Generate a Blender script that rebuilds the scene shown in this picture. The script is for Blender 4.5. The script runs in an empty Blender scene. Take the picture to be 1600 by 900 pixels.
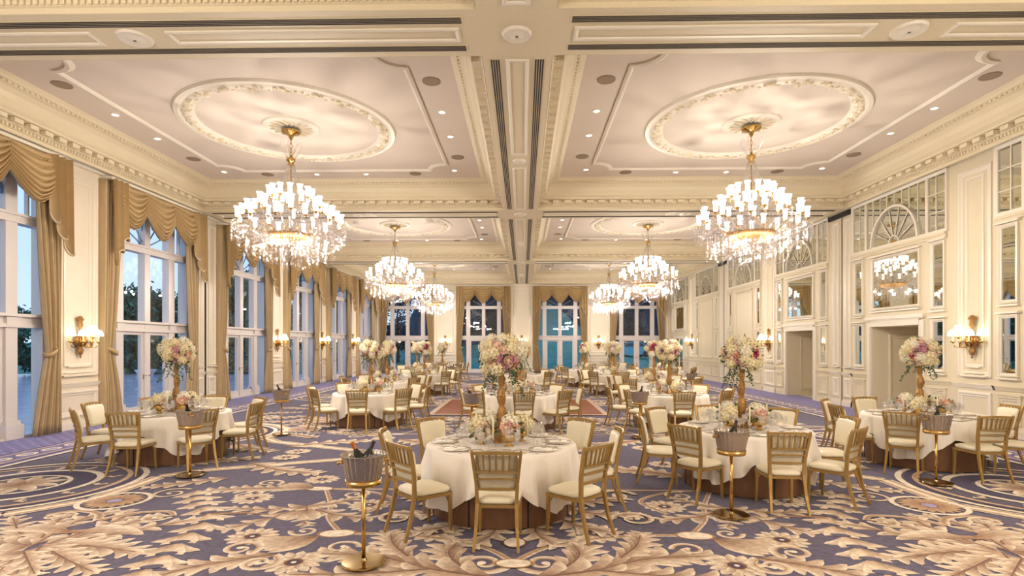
import bpy, math, random
from math import sin, cos, pi, sqrt, atan2, radians as RAD
from mathutils import Vector, Matrix
random.seed(7)
S = bpy.context.scene
COL = S.collection

# ---------------------------------------------------------------- camera, world, light, exposure
HC = 1.9
cd = bpy.data.cameras.new('camera'); cam = bpy.data.objects.new('camera', cd); COL.objects.link(cam)
cam.location = (0.08, 0, HC); cam.rotation_euler = (pi/2, 0, math.atan(17/875))
cd.sensor_width = 36; cd.lens = 875/1600*36; cd.shift_y = 89/1600; cd.clip_end = 400; cd.clip_start = .05
S.camera = cam
S.view_settings.view_transform = 'Standard'; S.view_settings.look = 'None'
S.view_settings.exposure = 0.0; S.view_settings.gamma = 1; S.view_settings.use_curve_mapping = False
EXPO = 0.08
LAMPC = (1, .885, .76)
CH_W = 560.0      # chandelier lamp power
SC_W = 9.0       # sconce lamp power
DL_W = 45.0       # downlight power
WORLD = 1.2
S.view_settings.exposure = EXPO
try:
    S.cycles.transparent_max_bounces = 20; S.cycles.max_bounces = 7; S.cycles.glossy_bounces = 4
    S.cycles.transmission_bounces = 4; S.cycles.caustics_reflective = False; S.cycles.caustics_refractive = False
    S.cycles.sample_clamp_indirect = 4; S.cycles.use_denoising = True
except Exception: pass
w = bpy.data.worlds.new('sky'); S.world = w; w.use_nodes = True
nt = w.node_tree; bg = nt.nodes['Background']; bg.inputs[1].default_value = WORLD
tc = nt.nodes.new('ShaderNodeTexCoord'); sp = nt.nodes.new('ShaderNodeSeparateXYZ'); rp = nt.nodes.new('ShaderNodeValToRGB')
nt.links.new(tc.outputs['Generated'], sp.inputs[0]); nt.links.new(sp.outputs[2], rp.inputs[0]); nt.links.new(rp.outputs[0], bg.inputs[0])
rp.color_ramp.elements[0].position = 0.0; rp.color_ramp.elements[0].color = (.64, .82, 1, 1)
rp.color_ramp.elements[1].position = .55; rp.color_ramp.elements[1].color = (.34, .56, 1, 1)

# ---------------------------------------------------------------- materials
def srgb(r, g, b):
    f = lambda v: (v/255/12.92) if v/255 <= .04045 else ((v/255+.055)/1.055)**2.4
    return (f(r), f(g), f(b), 1)
MATS = {}
def mat(name, col, rough=.5, metal=0, noise=0, nscale=8, bump=0, emit=None, estr=0, spec=.5, trans=None, coat=0):
    m = bpy.data.materials.new(name); m.use_nodes = True; t = m.node_tree; b = t.nodes['Principled BSDF']
    b.inputs['Base Color'].default_value = col; b.inputs['Roughness'].default_value = rough; b.inputs['Metallic'].default_value = metal
    b.inputs['Specular IOR Level'].default_value = spec
    if coat: b.inputs['Coat Weight'].default_value = coat
    if emit: b.inputs['Emission Color'].default_value = emit; b.inputs['Emission Strength'].default_value = estr
    if noise or bump:
        tcn = t.nodes.new('ShaderNodeTexCoord'); n = t.nodes.new('ShaderNodeTexNoise'); n.inputs['Scale'].default_value = nscale; n.inputs['Detail'].default_value = 4
        t.links.new(tcn.outputs['Object'], n.inputs['Vector'])
        if noise:
            r = t.nodes.new('ShaderNodeValToRGB'); t.links.new(n.outputs[0], r.inputs[0]); t.links.new(r.outputs[0], b.inputs['Base Color'])
            r.color_ramp.elements[0].position = .3; r.color_ramp.elements[1].position = .7
            r.color_ramp.elements[0].color = tuple(c*(1-noise) for c in col[:3])+(1,); r.color_ramp.elements[1].color = tuple(min(1, c*(1+noise)) for c in col[:3])+(1,)
        if bump:
            bp = t.nodes.new('ShaderNodeBump'); bp.inputs['Strength'].default_value = bump; bp.inputs['Distance'].default_value = .02
            t.links.new(n.outputs[0], bp.inputs['Height']); t.links.new(bp.outputs[0], b.inputs['Normal'])
    MATS[name] = m; return m
def clearmat(name, tint, gl, di, rough=.03, fres=False, rc=(1, 1, 1, 1)):
    m = bpy.data.materials.new(name); m.use_nodes = True; t = m.node_tree; N = t.nodes; L = t.links
    for n in list(N):
        if n.type != 'OUTPUT_MATERIAL': N.remove(n)
    out = [n for n in N if n.type == 'OUTPUT_MATERIAL'][0]
    tr = N.new('ShaderNodeBsdfTransparent'); tr.inputs[0].default_value = tint
    g = N.new('ShaderNodeBsdfGlossy'); g.inputs['Roughness'].default_value = rough; g.inputs[0].default_value = rc
    mx = N.new('ShaderNodeMixShader'); L.new(tr.outputs[0], mx.inputs[1]); L.new(g.outputs[0], mx.inputs[2])
    if fres:
        f = N.new('ShaderNodeLayerWeight'); f.inputs[0].default_value = .5; pw = N.new('ShaderNodeMath'); pw.operation = 'POWER'; pw.inputs[1].default_value = 5; L.new(f.outputs['Facing'], pw.inputs[0])
        ml = N.new('ShaderNodeMath'); ml.operation = 'MULTIPLY_ADD'; ml.inputs[1].default_value = .8; ml.inputs[2].default_value = .035; L.new(pw.outputs[0], ml.inputs[0]); L.new(ml.outputs[0], mx.inputs[0])
    else: mx.inputs[0].default_value = gl
    last = mx
    if di:
        d = N.new('ShaderNodeBsdfTranslucent'); d.inputs[0].default_value = (.95, .93, .93, 1)
        d2 = N.new('ShaderNodeBsdfDiffuse'); d2.inputs[0].default_value = (.95, .93, .93, 1)
        ad = N.new('ShaderNodeMixShader'); ad.inputs[0].default_value = .5; L.new(d.outputs[0], ad.inputs[1]); L.new(d2.outputs[0], ad.inputs[2])
        m2 = N.new('ShaderNodeMixShader'); m2.inputs[0].default_value = di; L.new(mx.outputs[0], m2.inputs[1]); L.new(ad.outputs[0], m2.inputs[2]); last = m2
    L.new(last.outputs[0], out.inputs[0]); MATS[name] = m; return m
def emat(name, col, s):
    return mat(name, (.8, .8, .8, 1), .5, emit=col, estr=s)
wallm = mat('cream_paint', srgb(232, 222, 203), .45, noise=.015, nscale=3)
rwallm = mat('warm_ivory_paint', srgb(222, 211, 184), .45, noise=.015, nscale=3)
trimm = mat('ivory_gloss_trim', srgb(236, 229, 213), .3, noise=.01)
ceilm = mat('ceiling_paint', srgb(222, 210, 196), .7, noise=.01)
cornm = mat('cornice_plaster', srgb(224, 212, 182), .5, noise=.02, nscale=20)
reliefm = mat('relief_plaster', srgb(230, 218, 190), .6, noise=.06, nscale=30, bump=.6)
slotm = mat('dark_slot', srgb(110, 95, 85), .7)
blackm = mat('black_gap', srgb(40, 35, 32), .8)
framem = mat('window_white_paint', srgb(224, 218, 216), .35)
leadm = mat('grey_lead', srgb(120, 140, 175), .5)
gold = mat('champagne_gold_paint', srgb(178, 146, 88), .38, .55, noise=.08, nscale=14)
brass = mat('polished_brass', srgb(214, 176, 106), .18, 1, noise=.04)
brassd = mat('antique_gold', srgb(164, 124, 74), .4, .7, noise=.25, nscale=40, bump=.5)
ivory = mat('ivory_vinyl', srgb(242, 234, 208), .4, noise=.015)
clothm = mat('white_linen', srgb(246, 240, 232), .85, noise=.015, nscale=30)
skirtm = mat('bronze_satin', srgb(126, 92, 68), .35, .25, noise=.05)
china = mat('white_china', srgb(250, 248, 244), .12)
rimgold = mat('gold_rim', srgb(200, 160, 90), .25, .8)
napm = mat('napkin_linen', srgb(250, 247, 240), .9)
silver = mat('silver', srgb(205, 200, 192), .2, 1)
drapem = mat('gold_drapery', srgb(190, 168, 130), .55, noise=.05, nscale=5)
drape2 = mat('gold_swag_fabric', srgb(180, 154, 110), .5, noise=.05, nscale=5)
liningm = mat('drapery_trim', srgb(222, 205, 170), .5)
mirrorm = mat('mirror_glass', (.80, .83, .74, 1), .015, 1)
glassm = clearmat('window_glass', (.97, .985, 1, 1), 1.45, 0, 0, True)
wineg = clearmat('wine_glass_crystal', (.97, .97, .97, 1), .16, .05)
crystal = clearmat('cut_crystal', (.95, .94, .95, 1), .12, .008, .12)
crystal2 = clearmat('crystal_spear', (.97, .97, .97, 1), .15, .012, .06)
shadem = emat('lit_glass_shade', (1, .93, .86, 1), 1.35)
shade2 = emat('lit_silk_shade', (1, .86, .68, 1), 2.6)
downm = emat('downlight_lens', (1, .93, .82, 1), 9)
speakm = mat('speaker_grille', srgb(150, 132, 112), .8)
bucketm = mat('ribbed_silver', srgb(190, 178, 165), .22, .75, noise=.12, nscale=60)
dgreen = mat('bottle_green', srgb(25, 35, 28), .15)
foilb = mat('dark_foil', srgb(45, 25, 40), .35)
foilo = mat('orange_foil', srgb(190, 110, 40), .35, .4)
candlem = mat('ivory_wax', srgb(240, 232, 196), .4)
woodm = mat('parquet', srgb(132, 76, 44), .6, noise=.15, nscale=3, spec=.08)
woodb = mat('parquet_border', srgb(190, 165, 140), .6)
leafm = mat('leaf_green', srgb(70, 92, 58), .5, noise=.2)
term = mat('wet_terrace_stone', srgb(190, 190, 198), .22, noise=.15, nscale=1.2)
lawnm = mat('lawn_grass', srgb(42, 128, 112), .8, noise=.25, nscale=2)
tree1 = mat('tree_foliage', srgb(62, 104, 80), .7, noise=.3, nscale=2)
tree2 = mat('forest_foliage', srgb(20, 38, 52), .8, noise=.3, nscale=1)
barkm = mat('bark', srgb(60, 62, 72), .8, noise=.2)
stonem = mat('urn_stone', srgb(200, 205, 215), .7, noise=.08)
FL = [mat('petal_cream', srgb(248, 236, 196), .55, noise=.08, nscale=60, bump=.3), mat('petal_blush', srgb(240, 200, 180), .5, noise=.08, nscale=50),
      mat('petal_white', srgb(250, 244, 222), .5, noise=.05, nscale=60, bump=.3), mat('petal_rose', srgb(186, 62, 96), .5, noise=.15, nscale=50),
      mat('petal_mauve', srgb(206, 150, 168), .5, noise=.12, nscale=50), mat('petal_peach', srgb(226, 170, 134), .5, noise=.1, nscale=50)]

# ---------------------------------------------------------------- mesh helpers
class MB:
    def __init__(s): s.v = []; s.f = []; s.c = None; s.mi = []; s.cur = 0
    def add(s, vs, fs):
        o = len(s.v); s.v += [tuple(p) for p in vs]; s.f += [tuple(i+o for i in f) for f in fs]; s.mi += [s.cur]*len(fs)
    def box(s, x0, x1, y0, y1, z0, z1):
        s.add([(x0, y0, z0), (x1, y0, z0), (x1, y1, z0), (x0, y1, z0), (x0, y0, z1), (x1, y0, z1), (x1, y1, z1), (x0, y1, z1)],
              [(0, 3, 2, 1), (4, 5, 6, 7), (0, 1, 5, 4), (1, 2, 6, 5), (2, 3, 7, 6), (3, 0, 4, 7)])
    def rings(s, R, closed=True, cap0=True, cap1=True):
        n = len(R[0]); vs = [p for r in R for p in r]; fs = []
        for i in range(len(R)-1):
            for j in range(n if closed else n-1):
                k = (j+1) % n; fs.append((i*n+j, i*n+k, (i+1)*n+k, (i+1)*n+j))
        if closed and cap0: fs.append(tuple(range(n-1, -1, -1)))
        if closed and cap1: fs.append(tuple((len(R)-1)*n+j for j in range(n)))
        s.add(vs, fs)
    def lathe(s, prof, n=20, c=(0, 0, 0), cap=False, wob=None):
        R = []
        for (r, z) in prof:
            R.append([(c[0]+(r*(1+(wob(a/n*2*pi, z) if wob else 0)))*cos(2*pi*a/n), c[1]+(r*(1+(wob(a/n*2*pi, z) if wob else 0)))*sin(2*pi*a/n), c[2]+z) for a in range(n)])
        s.rings(R, True, cap, cap)
    def tube(s, P, r, n=6, cap=True):
        P = [Vector(p) for p in P]; R = []; k = len(P)
        rr = r if isinstance(r, (list, tuple)) else [r]*k
        up = Vector((0, 0, 1)); prev = None
        for i in range(k):
            d = (P[min(i+1, k-1)]-P[max(i-1, 0)])
            if d.length < 1e-9: d = Vector((0, 0, 1))
            d.normalize()
            if prev is None: a = d.cross(up if abs(d.z) < .95 else Vector((1, 0, 0))).normalized()
            else:
                a = prev-d*prev.dot(d)
                a = a.normalized() if a.length > 1e-6 else d.cross(up).normalized()
            prev = a; b = d.cross(a)
            R.append([tuple(P[i]+a*(rr[i]*cos(2*pi*j/n))+b*(rr[i]*sin(2*pi*j/n))) for j in range(n)])
        s.rings(R, True, cap, cap)
    def rect(s, P, hw, hd, axis=(1, 0, 0)):   # square-section bar along a path
        P = [Vector(p) for p in P]; R = []
        for i in range(len(P)):
            d = (P[min(i+1, len(P)-1)]-P[max(i-1, 0)]).normalized(); a = Vector(axis); a = (a-d*a.dot(d)).normalized(); b = d.cross(a)
            w_ = hw[i] if isinstance(hw, list) else hw; q = hd[i] if isinstance(hd, list) else hd
            R.append([tuple(P[i]+a*w_+b*q), tuple(P[i]-a*w_+b*q), tuple(P[i]-a*w_-b*q), tuple(P[i]+a*w_-b*q)])
        s.rings(R)
    def grid(s, f, nu, nv, thick=None):
        vs = [f(u/nu, v/nv) for v in range(nv+1) for u in range(nu+1)]
        fs = [(v*(nu+1)+u, v*(nu+1)+u+1, (v+1)*(nu+1)+u+1, (v+1)*(nu+1)+u) for v in range(nv) for u in range(nu)]
        s.add(vs, fs)
        if thick:
            t = Vector(thick); s.add([tuple(Vector(p)+t) for p in vs], [tuple(reversed(q)) for q in fs])
            m = len(vs); W = nu+1; e = []
            o = len(s.v)-2*m
            def br(i, j): e.append((o+i, o+j, o+m+j, o+m+i))
            for u in range(nu): br(u+1, u); br(nv*W+u, nv*W+u+1)
            for v in range(nv): br(v*W, (v+1)*W); br((v+1)*W+nu, v*W+nu)
            s.f += e; s.mi += [s.cur]*len(e)
    def ico(s, c, r, sub=1, jit=0, sq=1):
        global ICO
        vs, fs = ICO[sub]; R = random.Random(int((c[0]*131+c[1]*71+c[2]*37)*1000))
        s.add([(c[0]+x*r*(1+R.uniform(-jit, jit)), c[1]+y*r*(1+R.uniform(-jit, jit)), c[2]+z*r*sq*(1+R.uniform(-jit, jit))) for x, y, z in vs], fs)
    def drop(s, x, y, z, r, h):
        s.add([(x, y, z), (x+r, y, z-h*.6), (x, y+r, z-h*.6), (x-r, y, z-h*.6), (x, y-r, z-h*.6), (x, y, z-h)],
              [(0, 1, 2), (0, 2, 3), (0, 3, 4), (0, 4, 1), (5, 2, 1), (5, 3, 2), (5, 4, 3), (5, 1, 4)])
    def mesh(s, name, mats, smooth=False, xf=None):
        me = bpy.data.meshes.new(name)
        vs = s.v if xf is None else [xf(p) for p in s.v]
        me.from_pydata(vs, [], s.f)
        for m in (mats if isinstance(mats, (list, tuple)) else [mats]): me.materials.append(m)
        if max(s.mi, default=0) > 0: me.polygons.foreach_set('material_index', s.mi)
        if smooth: me.polygons.foreach_set('use_smooth', [True]*len(s.f))
        me.update(); return me
    def obj(s, name, mats, parent=None, smooth=False, xf=None, loc=None, **tags):
        o = bpy.data.objects.new(name, s.mesh(name, mats, smooth, xf)); COL.objects.link(o)
        if parent: o.parent = parent
        if loc: o.location = loc
        for k, v in tags.items(): o[{'label': 'label', 'cat': 'category', 'group': 'group', 'kind': 'kind'}[k]] = v
        if smooth == 'auto': pass
        return o
import bmesh
ICO = {}
for sub in (1, 2):
    b = bmesh.new(); bmesh.ops.create_icosphere(b, subdivisions=sub, radius=1); b.verts.ensure_lookup_table()
    ICO[sub] = ([tuple(v.co) for v in b.verts], [tuple(v.index for v in f.verts) for f in b.faces]); b.free()

def thing(name, label, cat, loc=(0, 0, 0), rz=0, group=None):
    o = bpy.data.objects.new(name, None); COL.objects.link(o); o.location = loc; o.rotation_euler = (0, 0, rz); o.empty_display_size = .1
    o['label'] = label; o['category'] = cat
    if group: o['group'] = group
    return o
class Proto:                   # a thing with parts, copied object by object
    def __init__(s, root):
        s.root = root; s.used = False; s.tree = s.scan(root)
    def scan(s, o): return (o, [s.scan(c) for c in o.children])
    def cp(s, node, parent):
        c = node[0].copy(); COL.objects.link(c)
        if parent: c.parent = parent
        for k in node[1]: s.cp(k, c)
        return c
    def put(s, loc, rz=0, label=None, group=None, scale=None):
        if not s.used: o = s.root; s.used = True
        else: o = s.cp(s.tree, None)
        o.location = loc; o.rotation_euler = (0, 0, rz)
        if scale: o.scale = scale if isinstance(scale, (tuple, list)) else (scale,)*3
        if label: o['label'] = label
        if group: o['group'] = group
        elif 'group' in o: del o['group']
        return o

def ringframe(mb, rect, prof, put):    # mitred mouldings: rect (a0,a1,b0,b1), prof [(inset, height)], put(a,b,h)->xyz
    a0, a1, b0, b1 = rect; R = []
    for i, h in prof: R.append([put(a0+i, b0+i, h), put(a1-i, b0+i, h), put(a1-i, b1-i, h), put(a0+i, b1-i, h)])
    mb.rings(R, True, False, False)
XL = lambda a, b, h: (-10+h, a, b)      # left wall: a=y, b=z, h=out of the wall
XR = lambda a, b, h: (10-h, a, b)
YB = lambda a, b, h: (a, 38-h, b)
YF = lambda a, b, h: (a, -2.82+h, b)
PANEL = [(0, 0), (0, .03), (.03, .045), (.05, .045), (.07, .02), (.10, .02), (.12, .006), (.12, 0)]
THIN = [(0, 0), (0, .02), (.025, .03), (.05, .02), (.06, 0)]

# ---------------------------------------------------------------- setting: room shell
PITCH = 10.2; CY = [2.28, 12.48, 22.68, 32.88]; ZB = 6.0; ZC = 6.8; HX = 4.65; CXc = 5.15; HY = 4.55
YEND = 38.0; YFRONT = -2.82; WZ = 5.85
PIERS = [2.28+5.1*i for i in range(-1, 8)]       # pier centres along both long walls
PW = .69                                          # pier half width
BAYS = [4.83+5.1*i for i in range(-1, 7)]        # -0.27, 4.83, 9.93, ... 35.43
CE = 9.8
mb = MB(); mb.box(-10.6, 10.9, YFRONT-.3, YEND+.4, -.2, 0)
slab = mb.obj('floor', mat('subfloor', srgb(100, 92, 110), .95), kind='structure')
mb = MB()
mb.box(-.5, .5, YFRONT, YEND, ZB, 7)
for i in range(4):
    y0 = CY[i]+HY; y1 = CY[i]+PITCH-HY
    if i == 3: y1 = YEND+.3
    for sx in (-1, 1): mb.box(min(sx*.5, sx*CE), max(sx*.5, sx*CE), y0, y1, ZB, 7)
for sx in (-1, 1): mb.box(min(sx*.5, sx*CE), max(sx*.5, sx*CE), YFRONT-.3, CY[0]-HY, ZB, 7)
beams = mb.obj('ceiling_beam', cornm, kind='structure')
mb = MB()
mb.box(-10.9, 10.9, YFRONT-.3, YEND+.4, ZC, ZC+.1)
mb.obj('ceiling', ceilm, kind='structure')
mb = MB()
for sx in (-1, 1): mb.box(min(sx*CE, sx*10.5), max(sx*CE, sx*10.5), YFRONT-.3, YEND+.4, ZB+.1, ZB+.2)
mb.obj('ceiling_shadow_gap', slotm, kind='structure')
# coffer cornice with dentils and modillions, one mesh shared by the eight coffers
mb = MB(); wx = (CE-.5)/2; rect = (-wx, wx, -HY, HY)
prof = [(.004, -.001), (.004, .07), (.035, .08), (.035, .15), (.07, .16), (.07, .26), (.22, .27), (.22, .32), (.27, .35), (.29, .37), (.30, .50), (.35, .59), (.44, .66), (.49, .67), (.49, .71), (.56, .72), (.60, .76), (.66, .8)]
ringframe(mb, rect, prof, lambda a, b, h: (a, b, h))
mb.cur = 1
def along(hx, hy, step):
    n = max(1, round(2*hx/step)); st = 2*hx/n
    for i in range(n): 
        for sgn in (-1, 1): yield (-hx+st*(i+.5), sgn*hy, 0)
    n = max(1, round(2*hy/step)); st = 2*hy/n
    for i in range(n):
        for sgn in (-1, 1): yield (sgn*hx, -hy+st*(i+.5), 1)
def rowblocks(hx, hy, step, w_, d, z0, z1):
    for x, y, ax in along(hx, hy, step):
        if ax == 0: mb.box(x-w_/2, x+w_/2, y-(d if y > 0 else 0), y+(0 if y > 0 else d), z0, z1)
        else: mb.box(x-(d if x > 0 else 0), x+(0 if x > 0 else d), y-w_/2, y+w_/2, z0, z1)
rowblocks(wx-.07, HY-.07, .34, .19, .13, .17, .255)
rowblocks(wx-.035, HY-.035, .085, .045, .03, .085, .14)
rowblocks(wx-.49, HY-.49, .12, .06, .035, .68, .715)
corn_me = mb.mesh('coffer_cornice', [cornm, reliefm])
# coffer ceiling mouldings: ring, panel frame
mb = MB()
ringp = [(2.30, 0), (2.28, -.05), (2.20, -.06), (2.14, -.035), (2.10, -.055), (2.0, -.07), (1.94, -.04), (1.91, -.015), (1.89, 0)]
mb.lathe(ringp, 96)
mb.cur = 1
for i in range(110):
    a = i/110*2*pi; rr = 2.04+.05*sin(i*2.1); mb.ico((rr*cos(a), rr*sin(a), -.065), .055+.02*sin(i*1.3), 1, .35, .7)
mb.cur = 0
def notch(h, r, n=6):
    P = []
    for qx, qy in ((1, 1), (-1, 1), (-1, -1), (1, -1)):
        c = (qx*h, qy*h); s0 = atan2(-qy, -qx)
        arc = [(c[0]+r*cos(s0+t), c[1]+r*sin(s0+t)) for t in [(-pi/4+pi/2*i/n) for i in range(n+1)]]
        if (qx, qy) in ((1, 1), (-1, -1)): arc = arc[::-1]
        else: arc = arc[::-1]
        P += [c_ for c_ in arc]
    return P
R = []
for o_, hh in ((0, 0), (0, -.03), (.05, -.045), (.09, -.02), (.11, 0)): R.append([(x, y, hh) for x, y in notch(3.18-o_, .5)])
mb.rings(R, True, False, False)
coff_me = mb.mesh('coffer_mouldings', [trimm, reliefm])
mb = MB(); mb.lathe([(.62, 0), (.60, -.035), (.5, -.05), (.45, -.035), (.2, -.05), (.02, -.05)], 40)
mb.cur = 1
for i in range(16):
    a = i/16*2*pi; mb.tube([(.22*cos(a), .22*sin(a), -.05), (.35*cos(a+.1), .35*sin(a+.1), -.055), (.5*cos(a), .5*sin(a), -.04)], [.02, .035, .01], 6)
med_me = mb.mesh('ceiling_medallion', [trimm, reliefm])
for cy in CY:
    for sx in (-1, 1):
        for nm, me, xx, zz in (('ceiling_cornice', corn_me, sx*(.5+wx), ZB), ('ceiling_trim', coff_me, sx*5.12, ZC), ('ceiling_medallion', med_me, sx*5.12, ZC)):
            o = bpy.data.objects.new(nm, me); COL.objects.link(o); o.location = (xx, cy, zz); o['kind'] = 'structure'
# beam underside mouldings
mb = MB(); DN = lambda a, b, h: (a, b, ZB-h)
for cy in CY:
    ringframe(mb, (-.17, .17, cy-HY+.1, cy-.45), THIN, DN); ringframe(mb, (-.17, .17, cy+.45, cy+HY-.1), THIN, DN)
    mb.lathe([(.16, 0), (.15, -.03), (.08, -.02), (.02, -.03)], 20, (0, cy, ZB))
for i in range(3):
    yc = CY[i]+PITCH/2
    for sx in (-1, 1):
        for q in ((.75, 4.6), (5.6, 9.5)):
            a0, a1 = sorted((sx*q[0], sx*q[1])); ringframe(mb, (a0, a1, yc-.16, yc+.16), THIN, DN)
        mb.lathe([(.22, 0), (.2, -.03), (.12, -.02), (.02, -.04)], 24, (sx*5.1, yc, ZB))
    mb.lathe([(.2, 0), (.18, -.03), (.1, -.02), (.02, -.04)], 24, (0, yc, ZB))
mb.obj('ceiling_trim', trimm, kind='structure')

# linear air slots set in the beams
def vent_label(a, b): return 'long dark slotted air vent in the %s, %s' % (a, b)
def vent(x0, x1, y0, y1, label):
    along_x = (x1-x0) > (y1-y0); t = thing('ceiling_vent', label, 'air vent', ((x0+x1)/2, (y0+y1)/2, ZB)); lx, ly = (x1-x0)/2, (y1-y0)/2
    m = MB(); m.box(-lx, lx, -ly, ly, -.008, 0); m.obj('vent_frame', cornm, t)
    m = MB()
    for k in range(4):
        o_ = (-.75+.5*k)*(ly if along_x else lx)
        if along_x: m.box(-lx+.02, lx-.02, o_-.011, o_+.011, -.011, -.007)
        else: m.box(o_-.011, o_+.011, -ly+.02, ly-.02, -.011, -.007)
    m.obj('vent_slot', blackm, t)
ORD = ['first', 'second', 'third', 'fourth']
for i in range(3):
    yc = CY[i]+PITCH/2
    for sx, sn in ((-1, 'window side'), (1, 'mirror side')):
        for dy, dn in ((-.33, 'near edge'), (.33, 'far edge')):
            x0, x1 = sorted((sx*.68, sx*9.6)); vent(x0, x1, yc+dy-.07, yc+dy+.07, vent_label('%s cross beam on the %s' % (ORD[i], sn), dn))
for i in range(1, 4):
    for sx, sn in ((-1, 'window side'), (1, 'mirror side')):
        vent(sx*.32-.07, sx*.32+.07, CY[i]-HY+.08, CY[i]+HY-.15, vent_label('central beam', '%s, between cross beams, bay %s' % (sn, ['', 'one', 'two', 'three'][i])))

# ---- walls
def wallboxes(side):
    m = MB()
    for p in PIERS:
        y0, y1 = max(p-PW, YFRONT), min(p+PW, YEND+.3)
        m.box(-10.45, -10, y0, y1, 0, ZB+.15)
    for b in BAYS: m.box(-10.45, -10, b-2.55+PW-.02, b+2.55-PW+.02, WZ, ZB+.15)
    return m
wallboxes(-1).obj('wall_left', wallm, kind='structure')
BWX = [-7.8, -2.6, 2.6, 7.8]
mb = MB(); edges = [-10.45]
for c in BWX: edges += [c-1.75, c+1.75]
edges.append(10.45)
for i in range(0, len(edges), 2): mb.box(edges[i], edges[i+1], YEND, YEND+.4, 0, ZB+.15)
for c in BWX: mb.box(c-1.76, c+1.76, YEND, YEND+.4, WZ, ZB+.15)
mb.obj('wall_back', wallm, kind='structure')
mb = MB(); mb.box(-10.4, 10.4, YFRONT-.3, YFRONT, 0, ZB+.15); mb.obj('wall_front', wallm, kind='structure')
DOORB = [1, 2, 3, 4]      # bays of the right wall with an alcove doorway (index into BAYS)
DH = .97; DZ = 2.4
RB = [b+.1 for b in BAYS]
mb = MB(); ys = YFRONT
isdoor = lambda i: i in (1, 2, 3, 4)
for i, b in enumerate(RB):
    if isdoor(i):
        mb.box(10, 10.3, ys, b-DH, 0, ZB+.15); mb.box(10, 10.3, b-DH, b+DH, DZ, ZB+.15); ys = b+DH
mb.box(10, 10.3, ys, YEND+.4, 0, ZB+.15)
mb.obj('wall_right', rwallm, kind='structure')
k = 0
for i, b in enumerate(RB):
    if isdoor(i):
        k += 1
        m = MB(); m.box(10.3, 11.5, b-DH-.05, b-DH, 0, DZ+.1); m.box(10.3, 11.5, b+DH, b+DH+.05, 0, DZ+.1); m.box(10.3, 11.5, b-DH, b+DH, DZ, DZ+.1); m.box(11.5, 11.55, b-DH-.05, b+DH+.05, 0, DZ+.1)
        m.box(10.3, 11.5, b-DH, b+DH, -.05, .002)
        for r_ in ((b-DH+.12, b-.05, 1.2, 2.25), (b+.05, b+DH-.12, 1.2, 2.25), (b-DH+.12, b-.05, .2, .95), (b+.05, b+DH-.12, .2, .95)):
            ringframe(m, r_, PANEL, lambda a, bb, h: (11.5-h, a, bb))
        m.box(11.46, 11.5, b-DH, b+DH, 1.0, 1.08)
        ringframe(m, (10.45, 11.35, .2, 2.2), PANEL, lambda a, bb, h: (a, b+DH-h, bb))
        o = m.obj('door_%d' % k, rwallm, kind='structure')
        m = MB(); J = lambda a, bb, h: (10-h, a, bb)
        for s_ in (-1, 1):
            e = b+s_*DH; x0, x1 = sorted((e, e+s_*.17)); x0 += .006; x1 -= .006; m.box(9.95, 10.02, x0, x1, 0, DZ+.12); m.box(9.93, 9.951, min(e+s_*.02, e+s_*.05), max(e+s_*.02, e+s_*.05), 0, DZ)
        m.box(9.951, 10.02, b-DH+.01, b+DH-.01, DZ+.006, DZ+.17); m.box(9.90, 10.0, b-DH-.2, b+DH+.2, DZ+.2, DZ+.28); m.box(9.93, 10.0, b-DH-.17, b+DH+.17, DZ+.17, DZ+.2)
        m.obj('door_frame', trimm, o)

# mouldings on walls
trimn = [0]
def trim_obj(m, mt=trimm):
    trimn[0] += 1; m.obj('trim_%d' % trimn[0], mt, kind='structure')
def sillstack(m, a0, a1, z, put, seg):     # stepped ledges under the pier panels
    for dz, ex, h in ((0, 0, .05), (.06, .07, .035)):
        pass
def hbar(m, a0, a1, z0, z1, h, put):
    P = [put(a0, z0, 0), put(a1, z0, 0), put(a1, z1, 0), put(a0, z1, 0), put(a0, z0, h), put(a1, z0, h), put(a1, z1, h), put(a0, z1, h)]
    m.add(P, [(0, 3, 2, 1), (4, 5, 6, 7), (0, 1, 5, 4), (1, 2, 6, 5), (2, 3, 7, 6), (3, 0, 4, 7)])
def pier(m, c, hw, put, inner=True, ledges=True):
    # base, chair rail, lower panel, upper panel with stepped ledges
    hbar(m, c-hw, c+hw, 0, .16, .04, put); hbar(m, c-hw, c+hw, .16, .2, .025, put)
    hbar(m, c-hw, c+hw, 1.0, 1.035, .05, put); hbar(m, c-hw, c+hw, .96, 1.0, .03, put); hbar(m, c-hw, c+hw, 1.035, 1.05, .07, put)
    ringframe(m, (c-hw+.1, c+hw-.1, .28, .88), PANEL, put)
    ringframe(m, (c-hw+.1, c+hw-.1, 1.2, 5.78), PANEL, put)
    if inner and hw > .5: ringframe(m, (c-hw+.3, c+hw-.3, 1.42, 5.6), THIN, put)
    if ledges:
        w0 = hw-.22 if hw > .5 else hw-.1
        hbar(m, c-w0, c+w0, 1.2, 1.225, .085, put); hbar(m, c-w0+.06, c+w0-.06, 1.27, 1.29, .07, put)
        if hw > .5: hbar(m, c-w0+.16, c+w0-.16, 1.40, 1.425, .06, put)
for put in (XL,):
    for i, p in enumerate(PIERS[1:-1]):
        m = MB()
        if abs((p-7.38) % 10.2) < .1 or abs((p-7.38) % 10.2-10.2) < .1:   # pier split by a partition slot
            pier(m, p-.37, .32, put); pier(m, p+.37, .32, put)
        else: pier(m, p, PW, put)
        trim_obj(m)
m = MB()
for p in PIERS:
    if abs((p-7.38) % 10.2) < .1 or abs((p-7.38) % 10.2-10.2) < .1:
        if p < 37: m.box(-10, -9.985, p-.035, p+.035, 0, 5.98)
m.obj('wall_left_partition_slot', blackm, kind='structure')
m = MB()
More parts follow.
